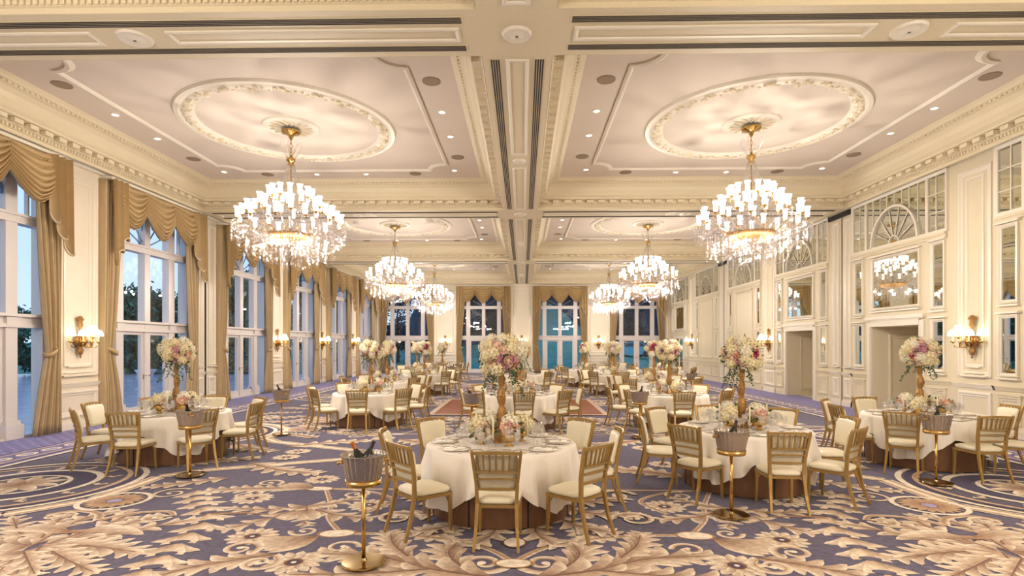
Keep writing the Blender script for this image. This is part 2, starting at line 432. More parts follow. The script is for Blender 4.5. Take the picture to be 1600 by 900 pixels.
for i in range(0, len(edges), 2):
    a, b2 = edges[i], edges[i+1]; a, b2 = max(a, -10), min(b2, 10); pier(m, (a+b2)/2, (b2-a)/2, YB)
trim_obj(m)
m = MB(); m.box(-10, -9.9, YFRONT, YEND, 5.93, 5.99)
for s_ in (1,): m.box(-10, 10, YEND-.12, YEND, 5.95, 6.0)
trim_obj(m)
# right wall panelling
PR = [p for p in PIERS]
for i, p in enumerate(PR[1:-1]):
    m = MB()
    split = abs((p-7.38) % 10.2) < .1 or abs((p-7.38) % 10.2-10.2) < .1
    if split:
        pier(m, p-.30, .28, XR); pier(m, p+.34, .28, XR)
    else: pier(m, p, .55, XR)
    trim_obj(m)
m = MB()
for p in PR:
    if abs((p-7.38) % 10.2) < .1 or abs((p-7.38) % 10.2-10.2) < .1:
        if p < 37: m.box(9.985, 10, p+.01, p+.03, 0, 5.9); m.box(9.93, 10, p-.5, p+.7, 5.86, 6.0)
m.obj('wall_right_partition_slot', blackm, kind='structure')
m = MB()
for i, b in enumerate(RB):
    segs = [(b-1.95, b-DH-.2), (b+DH+.2, b+1.95)] if isdoor(i) else [(b-1.95, b-.95), (b-.95, b+.95), (b+.95, b+1.95)]
    for a0, a1 in segs:
        hbar(m, a0, a1, 0, .16, .04, XR); hbar(m, a0, a1, .16, .2, .025, XR); hbar(m, a0, a1, .96, 1.0, .03, XR); hbar(m, a0, a1, 1.0, 1.035, .05, XR); hbar(m, a0, a1, 1.035, 1.05, .07, XR)
        ringframe(m, (a0+.12, a1-.1, .28, .86), PANEL, XR)
        hbar(m, a0+.1, a1-.08, .86, .89, .06, XR)
    hbar(m, b-1.86, b+1.86, 4.50, 4.56, .08, XR); hbar(m, b-1.86, b+1.86, 4.44, 4.5, .05, XR)
    if not isdoor(i) and i != 7 and i != 6+1:
        ringframe(m, (b-.98, b+.98, 1.2, 4.36), PANEL, XR); hbar(m, b-1.0, b+1.0, 4.30, 4.36, .09, XR); hbar(m, b-.95, b+.95, 1.2, 1.23, .07, XR)
trim_obj(m, rwallm)

# mirrors of the right wall
BAYN = ['entrance bay', 'bay one', 'bay two', 'bay three', 'bay four', 'bay five', 'bay six', 'bay seven']
def mirror(y0, y1, z0, z1, label, ledge=True, name='wall_mirror'):
    t = thing(name, label, 'mirror', (10, (y0+y1)/2, z0)); hy = (y1-y0)/2; hz = z1-z0
    m = MB(); m.box(-.012, 0, -hy, hy, 0, hz); m.obj('mirror_pane', mirrorm, t)
    m = MB(); ringframe(m, (-hy-.07, hy+.07, -.07, hz+.07), [(0, 0), (0, .05), (.03, .06), (.05, .04), (.07, .03), (.075, .013)], lambda a, b, h: (-h, a, b))
    if ledge:
        m.box(-.09, 0, -hy-.12, hy+.12, hz+.09, hz+.13); m.box(-.08, 0, -hy-.1, hy+.1, -.13, -.09)
    m.obj('mirror_frame', trimm, t); return t
NB = {2: 'nearest the front corner', 3: 'above the first full alcove doorway', 4: 'above the second alcove doorway', 5: 'in the bay with the first plain panel', 6: 'in the bay with the second plain panel', 7: 'in the last bay by the back wall', 1: 'beside the camera', 0: 'behind the camera'}
NS = {2: 'frontmost bay', 3: 'first alcove bay', 4: 'second alcove bay', 5: 'first plain panel bay', 6: 'second plain panel bay', 7: 'last bay by the back wall'}
for i, b in enumerate(RB):
    if i < 2: continue
    t = thing('mirrored_fanlight', 'wide mirrored fanlight with thin white glazing bars in the %s' % NS[i], 'mirror', (10, b, 4.62))
    m = MB(); m.box(-.012, 0, -1.82, 1.82, 0, 1.36); m.obj('mirror_pane', mirrorm, t)
    P_ = lambda a, bb, h: (-h, a, bb)
    m = MB(); ringframe(m, (-1.9, 1.9, -.06, 1.42), [(0, 0), (0, .06), (.05, .05), (.08, .04), (.085, .013)], P_)
    for c in (-1.22, 1.22): hbar(m, c-.045, c+.045, 0, 1.36, .04, P_)
    for c in (-1.52, 1.52): hbar(m, c-.012, c+.012, 0, 1.36, .03, P_)
    for z in (.45, .9):
        for s_ in (-1, 1): hbar(m, min(s_*1.22, s_*1.82), max(s_*1.22, s_*1.82), z-.01, z+.01, .028, P_)
    for c in (-.9, -.58, -.3, 0, .3, .58, .9):
        zb_ = sqrt(max(0, .98**2-c*c)) if abs(c) < .98 else 0
        hbar(m, c-.012, c+.012, min(zb_, 1.3), 1.36, .03, P_)
    m.obj('glazing_bars', trimm, t)
    m = MB(); A = [(-.03, -.93*cos(a), .98*sin(a)) for a in [pi*j/24 for j in range(25)]]; m.rect(A, .05, .03, (1, 0, 0))
    B_ = [(-.03, -.2*cos(a), .2*sin(a)) for a in [pi*j/10 for j in range(11)]]; m.rect(B_, .02, .012, (1, 0, 0))
    for j in range(1, 7):
        a = pi*j/7; m.tube([(-.03, -.2*cos(a), .2*sin(a)), (-.035, -.6*cos(a), .6*sin(a)), (-.03, -.9*cos(a), .94*sin(a))], [.010, .015, .009], 5)
    m.obj('fan_arch', trimm, t)
    for s_, sn in ((-1, 'near'), (1, 'far')):
        c = b+s_*1.58; hw_ = .16
        mirror(c-hw_, c+hw_, 2.82, 4.3, 'tall narrow mirror, upper %s side of the %s' % (sn, NS[i]))
        mirror(c-hw_, c+hw_, 1.32, 2.45, 'narrow mirror, lower %s side of the %s' % (sn, NS[i]))
    if isdoor(i) or i == 7: mirror(b-.9, b+.9, 2.93, 4.25, 'large rectangular mirror over the doorway of the %s' % NS[i])
# last bay: glazed door in the right wall
m = MB(); m.box(9.96, 10.01, RB[7]-.9, RB[7]+.9, 0, 2.45); o = m.obj('door_9', trimm, kind='structure')
m = MB()
for s_ in (-1, 1): m.box(9.945, 9.96, RB[7]+s_*.45-.3, RB[7]+s_*.45+.3, .3, 2.3)
m.obj('door_glass', mirrorm, o)

# ---- windows
def window(n, loc, rz, tall=True):
    """local frame: x along the wall, y outward, z up; opening half width 1.85"""
    root = bpy.data.objects.new('window_%d' % n, None); COL.objects.link(root); root.location = loc; root.rotation_euler = (0, 0, rz); root['kind'] = 'structure'
    H = 1.87 if tall else 1.77
    key = ('w', tall)
    if key not in WCACHE:
        m = MB()
        for x0, x1 in ((-.11, .11), (-1.18, -.92), (.92, 1.18), (-H, -H+.1), (H-.1, H)): m.box(x0, x1, .1, .3, 0, WZ)
        for x in (-1.05, 1.05): m.box(x-.2, x+.2, .025, .335, 0, .3); m.box(x-.16, x+.16, .06, .3, .3, .38); m.box(x-.15, x+.15, .052, .31, 2.28, 2.46)
        m.box(-H, H, .06, .34, 2.25, 2.33); m.box(-H, H, .02, .34, 2.47, 2.53); m.box(-H, H, .112, .288, 2.33, 2.47)
        m.box(-H, H, .065, .31, 4.36, 4.50); m.box(-H, H, .02, .3, 4.5, 4.55); m.box(-H, H, .112, .288, WZ-.15, WZ-.001)
        m.box(-H, H, .05, .35, 0, .06)
        for s_ in (-1, 1): m.box(min(s_*1.18, s_*H), max(s_*1.18, s_*H), .14, .24, 3.6, 3.64) if 0 else None
        for s_ in (-1, 1): m.box(s_*1.5-.02, s_*1.5+.02, .16, .24, 4.54, WZ); 
        fr = m.mesh('window_frame', framem)
        m = MB()
        for x0, x1 in ((-.92, -.11), (.11, .92)):
            for (a, b_, z0, z1) in ((x0, x0+.07, .06, 2.25), (x1-.07, x1, .06, 2.25)): m.box(a, b_, .15, .22, z0, z1)
            m.box(x0, x1, .15, .22, .06, .26); m.box(x0, x1, .15, .22, 2.17, 2.25)
        lf = m.mesh('door_leaf', framem)
        m = MB()
        A = [(-1.0*cos(a), .18, 4.54+1.12*sin(a)) for a in [pi*j/20 for j in range(21)]]; m.rect(A, .03, .03, (0, 1, 0))
        B_ = [(-.2*cos(a), .18, 4.54+.2*sin(a)) for a in [pi*j/10 for j in range(11)]]; m.rect(B_, .015, .018, (0, 1, 0))
        for j in range(1, 7):
            a = pi*j/7; m.tube([(-.2*cos(a), .18, 4.54+.2*sin(a)), (-.6*cos(a), .18, 4.54+.62*sin(a)), (-.98*cos(a), .18, 4.54+1.08*sin(a))], .018, 5)
            m.ico((-.75*cos(a), .18, 4.54+.8*sin(a)), .045, 1)
        ar = m.mesh('fan_tracery', leadm)
        m = MB(); m.box(-H, H, .185, .195, .06, WZ-.1); gl = m.mesh('window_pane', glassm)
        m = MB()
        for x in (-.1, .1): m.box(x-.015, x+.015, .12, .15, .98, 1.1); m.box(x-.06 if x > 0 else x, x if x > 0 else x+.06, .09, .11, 1.06, 1.085)
        hd = m.mesh('door_handle', brassd)
        WCACHE[key] = (fr, lf, ar, gl, hd)
    for nm, me in zip(('window_frame', 'door_leaf', 'fan_tracery', 'window_pane', 'door_handle'), WCACHE[key]):
        o = bpy.data.objects.new(nm, me); COL.objects.link(o); o.parent = root
WCACHE = {}
n = 0
for b in BAYS: n += 1; window(n, (-10.02, b, 0), pi/2)
for c in BWX: n += 1; window(n, (c, 38.02, 0), 0, False)

# ---- outside
mb = MB(); mb.box(-34, -10.45, -12, 37, -.25, -.05); mb.obj('terrace_ground', term, kind='structure')
mb = MB()
def hz(x, y): return -.25+max(0, y-43)*(.045+.15*math.exp(-((x-3.5)/6)**2))
def hill(u, v):
    x = -90+180*u; y = 38.6+90*v; return (x, y, hz(x, y))
mb.grid(hill, 90, 40); mb.obj('lawn_ground', lawnm, smooth=True, kind='structure')
mb = MB(); mb.grid(lambda u, v: (-24+100*u, 82+30*v, -2+min(1, u*9)*(19+3*sin(u*23))*sin(min(1, v*1.6+.02)*pi/2)), 60, 12); mb.obj('forest_hill', mat('forest_slope', srgb(24, 44, 58), .9, noise=.5, nscale=.6, bump=1), smooth=True, kind='structure')
mb = MB(); mb.grid(lambda u, v: (-90+56*u, -40+80*v, -.2+1.2*sin(u*2)*0), 4, 4); mb.obj('garden_ground', lawnm, kind='structure')
def tree_mesh(seed, h, cr, n, mt, name):
    R = random.Random(seed); m = MB(); m.tube([(0, 0, 0), (.1, .05, h*.3), (-.05, .1, h*.6), (.05, 0, h*.92)], [h*.022, h*.017, h*.011, h*.004], 8)
    for k in range(14):
        a = R.uniform(0, 6.28); z = h*R.uniform(.3, .85); l = cr*R.uniform(.5, .9)
        m.tube([(0, 0, z), (l*.5*cos(a), l*.5*sin(a), z+l*.2), (l*cos(a), l*sin(a), z+l*.45)], [h*.006, h*.004, h*.001], 5)
    tr = m.mesh('trunk', barkm); m = MB()
    cl = [(R.gauss(0, cr*.42), R.gauss(0, cr*.42), h*R.uniform(.12 if h < 9 else .25, .93)) for _ in range(34)]
    for _ in range(n):
        c = R.choice(cl); p = Vector(c)+Vector((R.gauss(0, cr*.17), R.gauss(0, cr*.17), R.gauss(0, cr*.14)))
        u = Vector((R.uniform(-1, 1), R.uniform(-1, 1), R.uniform(-1, 1))).normalized(); v = u.orthogonal().normalized(); s_ = R.uniform(.12, .26)
        m.add([tuple(p-u*s_), tuple(p+v*s_*.5), tuple(p+u*s_), tuple(p-v*s_*.5)], [(0, 1, 2, 3)])
    return tr, m.mesh('crown', mt)
TM = [tree_mesh(1, 8, 2.6, 11000, tree1, 'a'), tree_mesh(2, 6.0, 2.3, 10000, tree1, 'b'), tree_mesh(3, 13, 3.4, 6000, tree2, 'c'), tree_mesh(4, 10, 3.2, 5600, tree2, 'd')]
def tree(kind, x, y, z, s_, label):
    t = thing('garden_tree', label, 'tree', (x, y, z), random.uniform(0, 6)); t.scale = (s_, s_, s_)
    for nm, me in zip(('trunk', 'crown'), TM[kind]): o = bpy.data.objects.new(nm, me); COL.objects.link(o); o.parent = t
for x, y, k, h, lb in [(-32.6, 42, 0, 7.0, 'rounded green tree seen through the second window'), (-24.6, 36.2, 1, 3.6, 'low bushy tree seen through the second window'), (-36, 46, 0, 8, 'taller tree at the back of the terrace garden'), (-31, 31.5, 1, 4.0, 'low tree seen through the first window'), (-37, 36.5, 0, 5.6, 'spreading tree farther off through the first window'),
        (-21.5, 43, 0, 7.8, 'green tree seen through the third window'), (-25.5, 50, 1, 8.5, 'tall tree behind the third window'), (-17.6, 49, 0, 9, 'tall tree at the end of the terrace by the fourth window'), (-31, 55, 0, 8, 'broad tree far beyond the terrace'), (-34, 25, 1, 4.2, 'low tree on the open side of the terrace'), (-32, 15, 0, 4, 'small tree near the front of the terrace'),
        (-28.3, 41.2, 1, 6.3, 'bushy tree between the two tall trees of the second window'), (-33.5, 36, 1, 4.6, 'round bush beside the low tree of the first window'), (-23.2, 38.2, 1, 3.6, 'small bush at the edge of the terrace'), (-19.2, 38.8, 1, 4.2, 'small tree close to the long wall at the terrace end')]:
    tree(k, x, y, -.2, h/(8 if k == 0 else 6), lb)
HL = ['first', 'second', 'third', 'fourth', 'fifth', 'sixth', 'seventh', 'eighth', 'ninth', 'tenth', 'eleventh', 'twelfth', 'thirteenth']
for i, (x, y, k, s_) in enumerate([(-12, 54, 3, .75), (-6, 61, 2, .8), (-17, 66, 2, .9), (-1.5, 69, 2, .85), (5, 74, 2, .85), (11.8, 75, 2, .85), (18.5, 68, 2, .85), (27, 70, 3, 1.0), (-26, 62, 3, 1.0), (-9.5, 75, 3, .9), (-4, 78, 3, .8), (15, 80, 3, .8), (23, 79, 3, .8)]):
    tree(k, x, y, hz(x, y)-.4, s_*1.0, 'dark evergreen on the slope behind the back windows, %s from the left' % HL[sorted([-12, -6, -17, -1.5, 5, 11.8, 18.5, 27, -26, -9.5, -4, 15, 23]).index(x)])
# stone urn
t = thing('stone_urn', 'pale stone garden urn standing on the terrace outside the second window', 'urn', (-16.3, 24.0, -.05))
m = MB(); m.box(-.28, .28, -.28, .28, 0, .1); m.lathe([(.22, .1), (.2, .15), (.09, .2), (.08, .3), (.14, .36)], 24); m.obj('urn_foot', stonem, t, smooth=False)
m = MB(); m.lathe([(.12, .36), (.3, .42), (.33, .5), (.3, .6), (.31, .72), (.42, .86), (.40, .88), (.3, .84), (.26, .6), (.02, .55)], 28, wob=lambda a, z: .02*cos(a*12)); m.obj('urn_bowl', stonem, t, smooth=True)
# parked car outside
carm = mat('car_paint_teal', srgb(60, 150, 165), .25, .3); tyrem = mat('tyre_rubber', srgb(25, 30, 45), .7); cglass = mat('car_window', srgb(25, 40, 60), .1)
t = thing('parked_car', 'small teal parked car on the slope outside the rightmost back window', 'car', (10.6, 55, hz(10.6, 55)-.02), RAD(8))
m = MB(); sec = [(-2.1, .35, .55), (-2.05, .3, .8), (-1.9, .28, .95), (-1.1, .28, 1.0), (-.5, .28, 1.45), (.9, .28, 1.48), (1.6, .28, 1.05), (2.05, .3, .95), (2.1, .35, .6)]
for_ = [[(x, -.85, z0), (x, .85, z0), (x, .85 if z1 < 1.1 else .68, z1), (x, -.85 if z1 < 1.1 else -.68, z1)] for x, z0, z1 in sec]; m.rings(for_); m.obj('car_body', carm, t)
m = MB()
for s_ in (-1, 1): m.add([(-.95, s_*.80, 1.02), (-.45, s_*.735, 1.38), (.8, s_*.735, 1.40), (1.35, s_*.80, 1.06)], [(0, 1, 2, 3)])
m.add([(-1.08, -.7, 1.03), (-1.08, .7, 1.03), (-.56, .62, 1.42), (-.56, -.62, 1.42)], [(0, 1, 2, 3)]); m.obj('car_window', cglass, t)
for x in (-1.35, 1.3):
    for s_ in (-1, 1):
        m = MB(); m.lathe([(.02, -.1), (.32, -.1), (.34, 0), (.32, .1), (.02, .1)], 20); m.obj('wheel', tyrem, t, xf=lambda p: (p[0]+x, p[2]+s_*.78, p[1]+.33))

# ---------------------------------------------------------------- carpet: one mesh, woven design in a colour attribute
cm = bpy.data.materials.new('axminster_carpet'); cm.use_nodes = True; t = cm.node_tree; bb = t.nodes['Principled BSDF']; bb.inputs['Roughness'].default_value = .95; bb.inputs['Specular IOR Level'].default_value = .15; bb.inputs['Sheen Weight'].default_value = .14; bb.inputs['Sheen Roughness'].default_value = .5; bb.inputs['Sheen Tint'].default_value = (.85, .83, 1, 1)
at = t.nodes.new('ShaderNodeVertexColor'); at.layer_name = 'Col'; tcn = t.nodes.new('ShaderNodeTexCoord')
n1 = t.nodes.new('ShaderNodeTexNoise'); n1.inputs['Scale'].default_value = 16; n1.inputs['Detail'].default_value = 6; t.links.new(tcn.outputs['Object'], n1.inputs[0])
mr = t.nodes.new('ShaderNodeMapRange'); mr.inputs[1].default_value = .3; mr.inputs[2].default_value = .7; mr.inputs[3].default_value = .78; mr.inputs[4].default_value = 1.2; t.links.new(n1.outputs[0], mr.inputs[0])
mx = t.nodes.new('ShaderNodeVectorMath'); mx.operation = 'SCALE'; t.links.new(at.outputs[0], mx.inputs[0]); t.links.new(mr.outputs[0], mx.inputs['Scale']); t.links.new(mx.outputs[0], bb.inputs[0])
CREAM = srgb(244, 232, 212)[:3]; BEIGE = srgb(210, 180, 146)[:3]; TAN = srgb(170, 130, 92)[:3]; BROWN = srgb(112, 76, 56)[:3]; FIELD = srgb(98, 94, 116)[:3]; DARK = srgb(70, 64, 92)[:3]; LAV = srgb(170, 164, 205)[:3]; EDGE = srgb(124, 120, 172)[:3]
class CP:
    def __init__(s): s.v = []; s.f = []; s.c = []; s.z = .004; s.xf = lambda x, y: (x, y)
    def poly(s, P, C):
        o = len(s.v); s.v += [(*s.xf(p[0], p[1]), s.z) for p in P]; s.c += [(*(C if not isinstance(C, list) else C[i]), 1) for i in range(len(P))]; s.f.append(tuple(range(o, o+len(P))))
    def up(s): s.z += .000009
    def strip(s, L, M, R, cl, cm_, cr):
        for i in range(len(M)-1):
            s.poly([L[i], M[i], M[i+1], L[i+1]], [cl, cm_, cm_, cl]); s.poly([M[i], R[i], R[i+1], M[i+1]], [cm_, cr, cr, cm_])
cp = CP()
def lp(a, b, t): return (a[0]+(b[0]-a[0])*t, a[1]+(b[1]-a[1])*t)
def mixc(a, b, t): return tuple(a[i]*(1-t)+b[i]*t for i in range(3))
def blade(b, tip, w_, bend=.15, ce=CREAM, cs=TAN, n=7):
    dx, dy = tip[0]-b[0], tip[1]-b[1]; l = sqrt(dx*dx+dy*dy) or 1; nx, ny = -dy/l, dx/l; L = []; M = []; R = []
    for i in range(n+1):
        t_ = i/n; o = bend*l*sin(pi*t_); x = b[0]+dx*t_+nx*o; y = b[1]+dy*t_+ny*o; q = w_*min(1, .3+t_*1.7)*sqrt(max(0, 1-t_**3.5))
        L.append((x+nx*q, y+ny*q)); M.append((x, y)); R.append((x-nx*q, y-ny*q))
    cp.up()
    for i in range(n):
        t_ = i/n; T2 = (i+1)/n; c = mixc(cs, ce, t_**1.2*.75); e = mixc(mixc(cs, BROWN, .3), ce, min(1, t_*1.7)); c2 = mixc(cs, ce, T2**1.2*.75); e2 = mixc(mixc(cs, BROWN, .3), ce, min(1, T2*1.7)); d = mixc(BROWN, mixc(ce, TAN, .55), min(1, t_*1.3)); d2 = mixc(BROWN, mixc(ce, TAN, .55), min(1, T2*1.3))
        cp.poly([L[i], M[i], M[i+1], L[i+1]], [e, c, c2, e2]); cp.poly([M[i], R[i], R[i+1], M[i+1]], [c, d, d2, c2])
def curve(P, n=24):      # Catmull-Rom
    out = []; Q = [P[0]]+P+[P[-1]]
    for k in range(1, len(Q)-2):
        for i in range(n//(len(P)-1)+1):
            t_ = i/(n//(len(P)-1)+1); p0, p1, p2, p3 = Q[k-1:k+3]
            out.append(tuple(.5*((2*p1[j])+(-p0[j]+p2[j])*t_+(2*p0[j]-5*p1[j]+4*p2[j]-p3[j])*t_*t_+(-p0[j]+3*p1[j]-3*p2[j]+p3[j])*t_**3) for j in (0, 1)))
    out.append(P[-1]); return out
def stem(P, w0, w1, c=TAN, e=CREAM, n=24):
    C = curve(P, n); m = len(C); L = []; R = []
    for i in range(m):
        a = C[max(0, i-1)]; b = C[min(m-1, i+1)]; dx, dy = b[0]-a[0], b[1]-a[1]; l = sqrt(dx*dx+dy*dy) or 1; q = w0+(w1-w0)*i/(m-1)
        L.append((C[i][0]-dy/l*q, C[i][1]+dx/l*q)); R.append((C[i][0]+dy/l*q, C[i][1]-dx/l*q))
    cp.up(); cp.strip(L, C, R, e, c, mixc(c, e, .4))
def acanthus(P, w_, n=7, ce=CREAM, cs=TAN, both=True):
    C = curve(P, 30); m = len(C)-1
    for k in range(n):
        t_ = .06+.80*k/(n-1); i = int(t_*m); j = min(m, i+2); a = C[i]; b = C[j]; dx, dy = b[0]-a[0], b[1]-a[1]; l = sqrt(dx*dx+dy*dy) or 1; dx /= l; dy /= l
        L = w_*(.55+.75*sin(pi*(.18+.72*t_)))*(1-.25*t_)
        for s_ in ((1, -1) if both else (1,)):
            an = s_*(.95-.35*t_); ux, uy = dx*cos(an)-dy*sin(an), dx*sin(an)+dy*cos(an)
            blade(a, (a[0]+ux*L+dx*L*.25, a[1]+uy*L+dy*L*.25), L*.24, .2*s_*-1, ce, cs if s_ > 0 else mixc(cs, BROWN, .3))
    blade(C[int(.8*m)], (C[-1][0]+(C[-1][0]-C[-3][0])*2.0, C[-1][1]+(C[-1][1]-C[-3][1])*2.0), w_*.2, 0, ce, cs)
    stem(P, w_*.10, w_*.03, BROWN, mixc(cs, ce, .4))
def spiral(c, r, turns, a0, w_, sgn=1, ce=CREAM, cs=TAN):
    P = []; n = int(22*turns)
    L = []; M = []; R = []
    for i in range(n+1):
        t_ = i/n; rr = r*(1-t_)**.9+.02; a = a0+sgn*2*pi*turns*t_; q = w_*(1-.55*t_)
        M.append((c[0]+rr*cos(a), c[1]+rr*sin(a))); L.append((c[0]+(rr+q)*cos(a), c[1]+(rr+q)*sin(a))); R.append((c[0]+(rr-q)*cos(a), c[1]+(rr-q)*sin(a)))
    cp.up(); cp.strip(L, M, R, ce, mixc(ce, cs, .35), cs); cp.up(); cp.poly([(M[-1][0]+w_*.9*cos(a), M[-1][1]+w_*.9*sin(a)) for a in [2*pi*i/10 for i in range(10)]], ce)
def rosette(c, r):
    for k in range(13):
        a = 2*pi*k/13+.2; blade((c[0]+.15*r*cos(a), c[1]+.15*r*sin(a)), (c[0]+r*cos(a), c[1]+r*sin(a)), r*.2, 0, CREAM, mixc(TAN, CREAM, .5), 6)
    for k in range(8):
        a = 2*pi*k/8; blade((c[0]+.1*r*cos(a), c[1]+.1*r*sin(a)), (c[0]+.62*r*cos(a), c[1]+.62*r*sin(a)), r*.14, 0, CREAM, TAN, 5)
    for rr, col in ((.3, BROWN), (.2, DARK), (.09, CREAM)):
        cp.up(); cp.poly([(c[0]+rr*r*cos(a), c[1]+rr*r*sin(a)) for a in [2*pi*i/14 for i in range(14)]], col)
def ell(c, rx, ry, a0=0, col=CREAM, rim=TAN):
    for q, cc in ((1.18, rim), (1, col)):
        cp.up(); cp.poly([(c[0]+q*(rx*cos(a)*cos(a0)-ry*sin(a)*sin(a0)), c[1]+q*(rx*cos(a)*sin(a0)+ry*sin(a)*cos(a0))) for a in [2*pi*i/18 for i in range(18)]], cc)
def husk(c, d, s_):
    dx, dy = cos(d), sin(d)
    for an, l in ((-.95, .95), (.95, .95), (-.5, .9), (.5, .9), (0, .75)):
        ux, uy = cos(d+an), sin(d+an); blade((c[0]-dx*s_*.15, c[1]-dy*s_*.15), (c[0]+ux*s_*l, c[1]+uy*s_*l), s_*.2, -.18*an, CREAM, BEIGE if abs(an) < .9 else TAN, 6)
    ell((c[0]+dx*s_*.62, c[1]+dy*s_*.62), s_*.12, s_*.22, d, FIELD, DARK)
def band(P, w_, c0=BEIGE):
    for q, col in ((1.0, CREAM), (.8, BROWN), (.68, c0), (.3, CREAM)):
        cp.up()
        for i in range(len(P)-1):
            a, b = P[i], P[i+1]; dx, dy = b[0]-a[0], b[1]-a[1]; l = sqrt(dx*dx+dy*dy) or 1; nx, ny = -dy/l*w_*q, dx/l*w_*q
            cp.poly([(a[0]+nx, a[1]+ny), (a[0]-nx, a[1]-ny), (b[0]-nx, b[1]-ny), (b[0]+nx, b[1]+ny)], col)
def arc(c, r, w_, col, a0=0, a1=2*pi, n=48):
    cp.up()
    for i in range(n):
        a = a0+(a1-a0)*i/n; b = a0+(a1-a0)*(i+1)/n
        cp.poly([(c[0]+(r-w_)*cos(a), c[1]+(r-w_)*sin(a)), (c[0]+(r+w_)*cos(a), c[1]+(r+w_)*sin(a)), (c[0]+(r+w_)*cos(b), c[1]+(r+w_)*sin(b)), (c[0]+(r-w_)*cos(b), c[1]+(r-w_)*sin(b))], col)
def half_tile():      # motif list for the x<0 half, y 3.2..9.6, mirrored about y=6.4 where it repeats
    rosette((-1.92, 4.85), .27); rosette((-2.6, 5.5), .26); rosette((-3.26, 6.86), .26); rosette((-2.75, 7.85), .25); rosette((-.80, 5.66), .3); rosette((-1.74, 6.6), .26); rosette((-.75, 7.6), .28)
    # central rings and scrolls
    stem([(-.03, 4.92), (-.25, 5.2), (-.6, 5.42), (-1.2, 5.58), (-1.75, 5.6)], .035, .035, TAN); stem([(-1.75, 5.6), (-2.05, 6.1), (-2.2, 6.6), (-2.5, 7.3)], .03, .03, TAN)
    stem([(-2.5, 7.34), (-1.9, 7.2), (-1.5, 6.8), (-1.7, 6.3)], .03, .03, TAN); stem([(-.05, 7.9), (-.5, 7.5), (-1.2, 7.35), (-2.5, 7.34)], .03, .03, TAN)
    ell((-1.79, 5.6), .17, .1, .1); ell((-2.6, 7.34), .17, .09, -.1); 
    spiral((-.26, 4.86), .2, 1.5, -pi*.1, .045, -1)
    acanthus([(-.40, 4.72), (-.55, 4.95), (-.60, 5.15), (-.55, 5.36)], .27, 6); acanthus([(-.15, 4.55), (-.7, 4.72), (-1.2, 4.98), (-1.75, 5.05)], .36, 8); acanthus([(-.7, 4.72), (-1.2, 4.62), (-1.85, 4.58)], .25, 6)
    acanthus([(-.95, 5.0), (-1.15, 5.3), (-1.25, 5.6)], .24, 6); spiral((-1.62, 5.22), .14, 1.2, 0, .03, 1)
    # side fan of leaves
    for tip, w_ in (((-3.25, 6.42), .22), ((-1.95, 6.95), .2), ((-1.62, 6.1), .24), ((-2.95, 5.72), .24), ((-2.2, 5.85), .16)):
        acanthus([(-2.45, 6.55), lp((-2.45, 6.35), tip, .5), tip], w_, 5)
    for a in (-2.2, -1.8, -1.4, -1.0): blade((-2.38, 6.4), (-2.38+.42*cos(a), 6.4+.42*sin(a)), .08, 0)
    spiral((-2.14, 5.66), .12, 1.2, pi, .03, 1); spiral((-2.05, 7.07), .17, 1.4, 2, .035, -1)
    # shell leaf
    for k in range(7): a = pi*1.02+.16*k; blade((-1.95, 5.5), (-1.95+.58*cos(a), 5.5+.52*sin(a)), .085, .1)
    for k in range(7): a = pi*.8+.16*k; blade((-2.7, 7.34), (-2.7+.55*cos(a), 7.34+.5*sin(a)), .08, -.1)
    # twin scroll acanthus
    acanthus([(-2.15, 5.02), (-2.4, 4.9), (-2.75, 4.7), (-2.95, 4.45)], .26, 7); spiral((-2.55, 5.16), .17, 1.4, -.6, .04, 1); spiral((-2.22, 4.83), .17, 1.4, 1.2, .04, -1)
    acanthus([(-3.1, 7.35), (-3.5, 7.3), (-4.0, 7.25)], .25, 6); spiral((-3.4, 7.62), .16, 1.3, -.6, .035, 1); spiral((-3.42, 7.02), .16, 1.3, 1.2, .035, -1)
    # garland
    G = [(-4.12, 7.15), (-3.98, 6.9), (-3.82, 6.68), (-3.62, 6.45), (-3.42, 6.16), (-3.3, 5.85), (-3.25, 5.54), (-3.2, 5.24), (-3.13, 4.94), (-3.08, 4.62), (-3.05, 4.3), (-3.05, 3.95)]
    for i in range(len(G)-1, -1, -1):
        a = G[max(0, i-1)]; b = G[min(len(G)-1, i+1)]; husk(G[i], atan2(b[1]-a[1], b[0]-a[0]), .36)
    stem([(-3.4, 6.2), (-3.1, 6.25), (-2.75, 6.2)], .04, .01, TAN, TAN)
    # big palmette
    for tip, w_, mid in (((-3.5, 6.02), .26, (-4.0, 5.55)), ((-3.98, 6.1), .26, (-4.2, 5.7)), ((-4.42, 6.25), .22, (-4.3, 5.95)), ((-3.45, 5.05), .3, (-4.0, 5.2)), ((-3.5, 4.6), .26, (-4.0, 4.9)), ((-3.85, 4.2), .22, (-4.2, 4.7))):
        acanthus([(-4.45, 5.2), mid, tip], w_, 7)
        acanthus([(-4.55, 5.2), (-9.0-mid[0], mid[1]), (-9.0-tip[0], tip[1])], w_, 7)
    for a in (-2.4, -2.0, -1.57, -1.14, -.74): acanthus([(-4.5, 5.05), (-4.5+.35*cos(a), 5.05+.35*sin(a)), (-4.5+.75*cos(a), 5.05+.75*sin(a))], .2, 5)
    for s_ in (-1, 1):
        for k in range(4): blade((-4.5, 5.55), (-4.5+s_*(.25+.16*k), 5.78+.03*k-.06*k*k*.5), .09, .1*s_)
        stem([(-4.5, 5.95), (-4.5+s_*.2, 6.2), (-4.5+s_*.55, 6.28), (-4.5+s_*.72, 6.12)], .05, .03); spiral((-4.5+s_*.55, 6.08), .14, 1.3, 0, .03, -s_)
    ell((-4.5, 5.72), .12, .07, 0, FIELD, DARK)
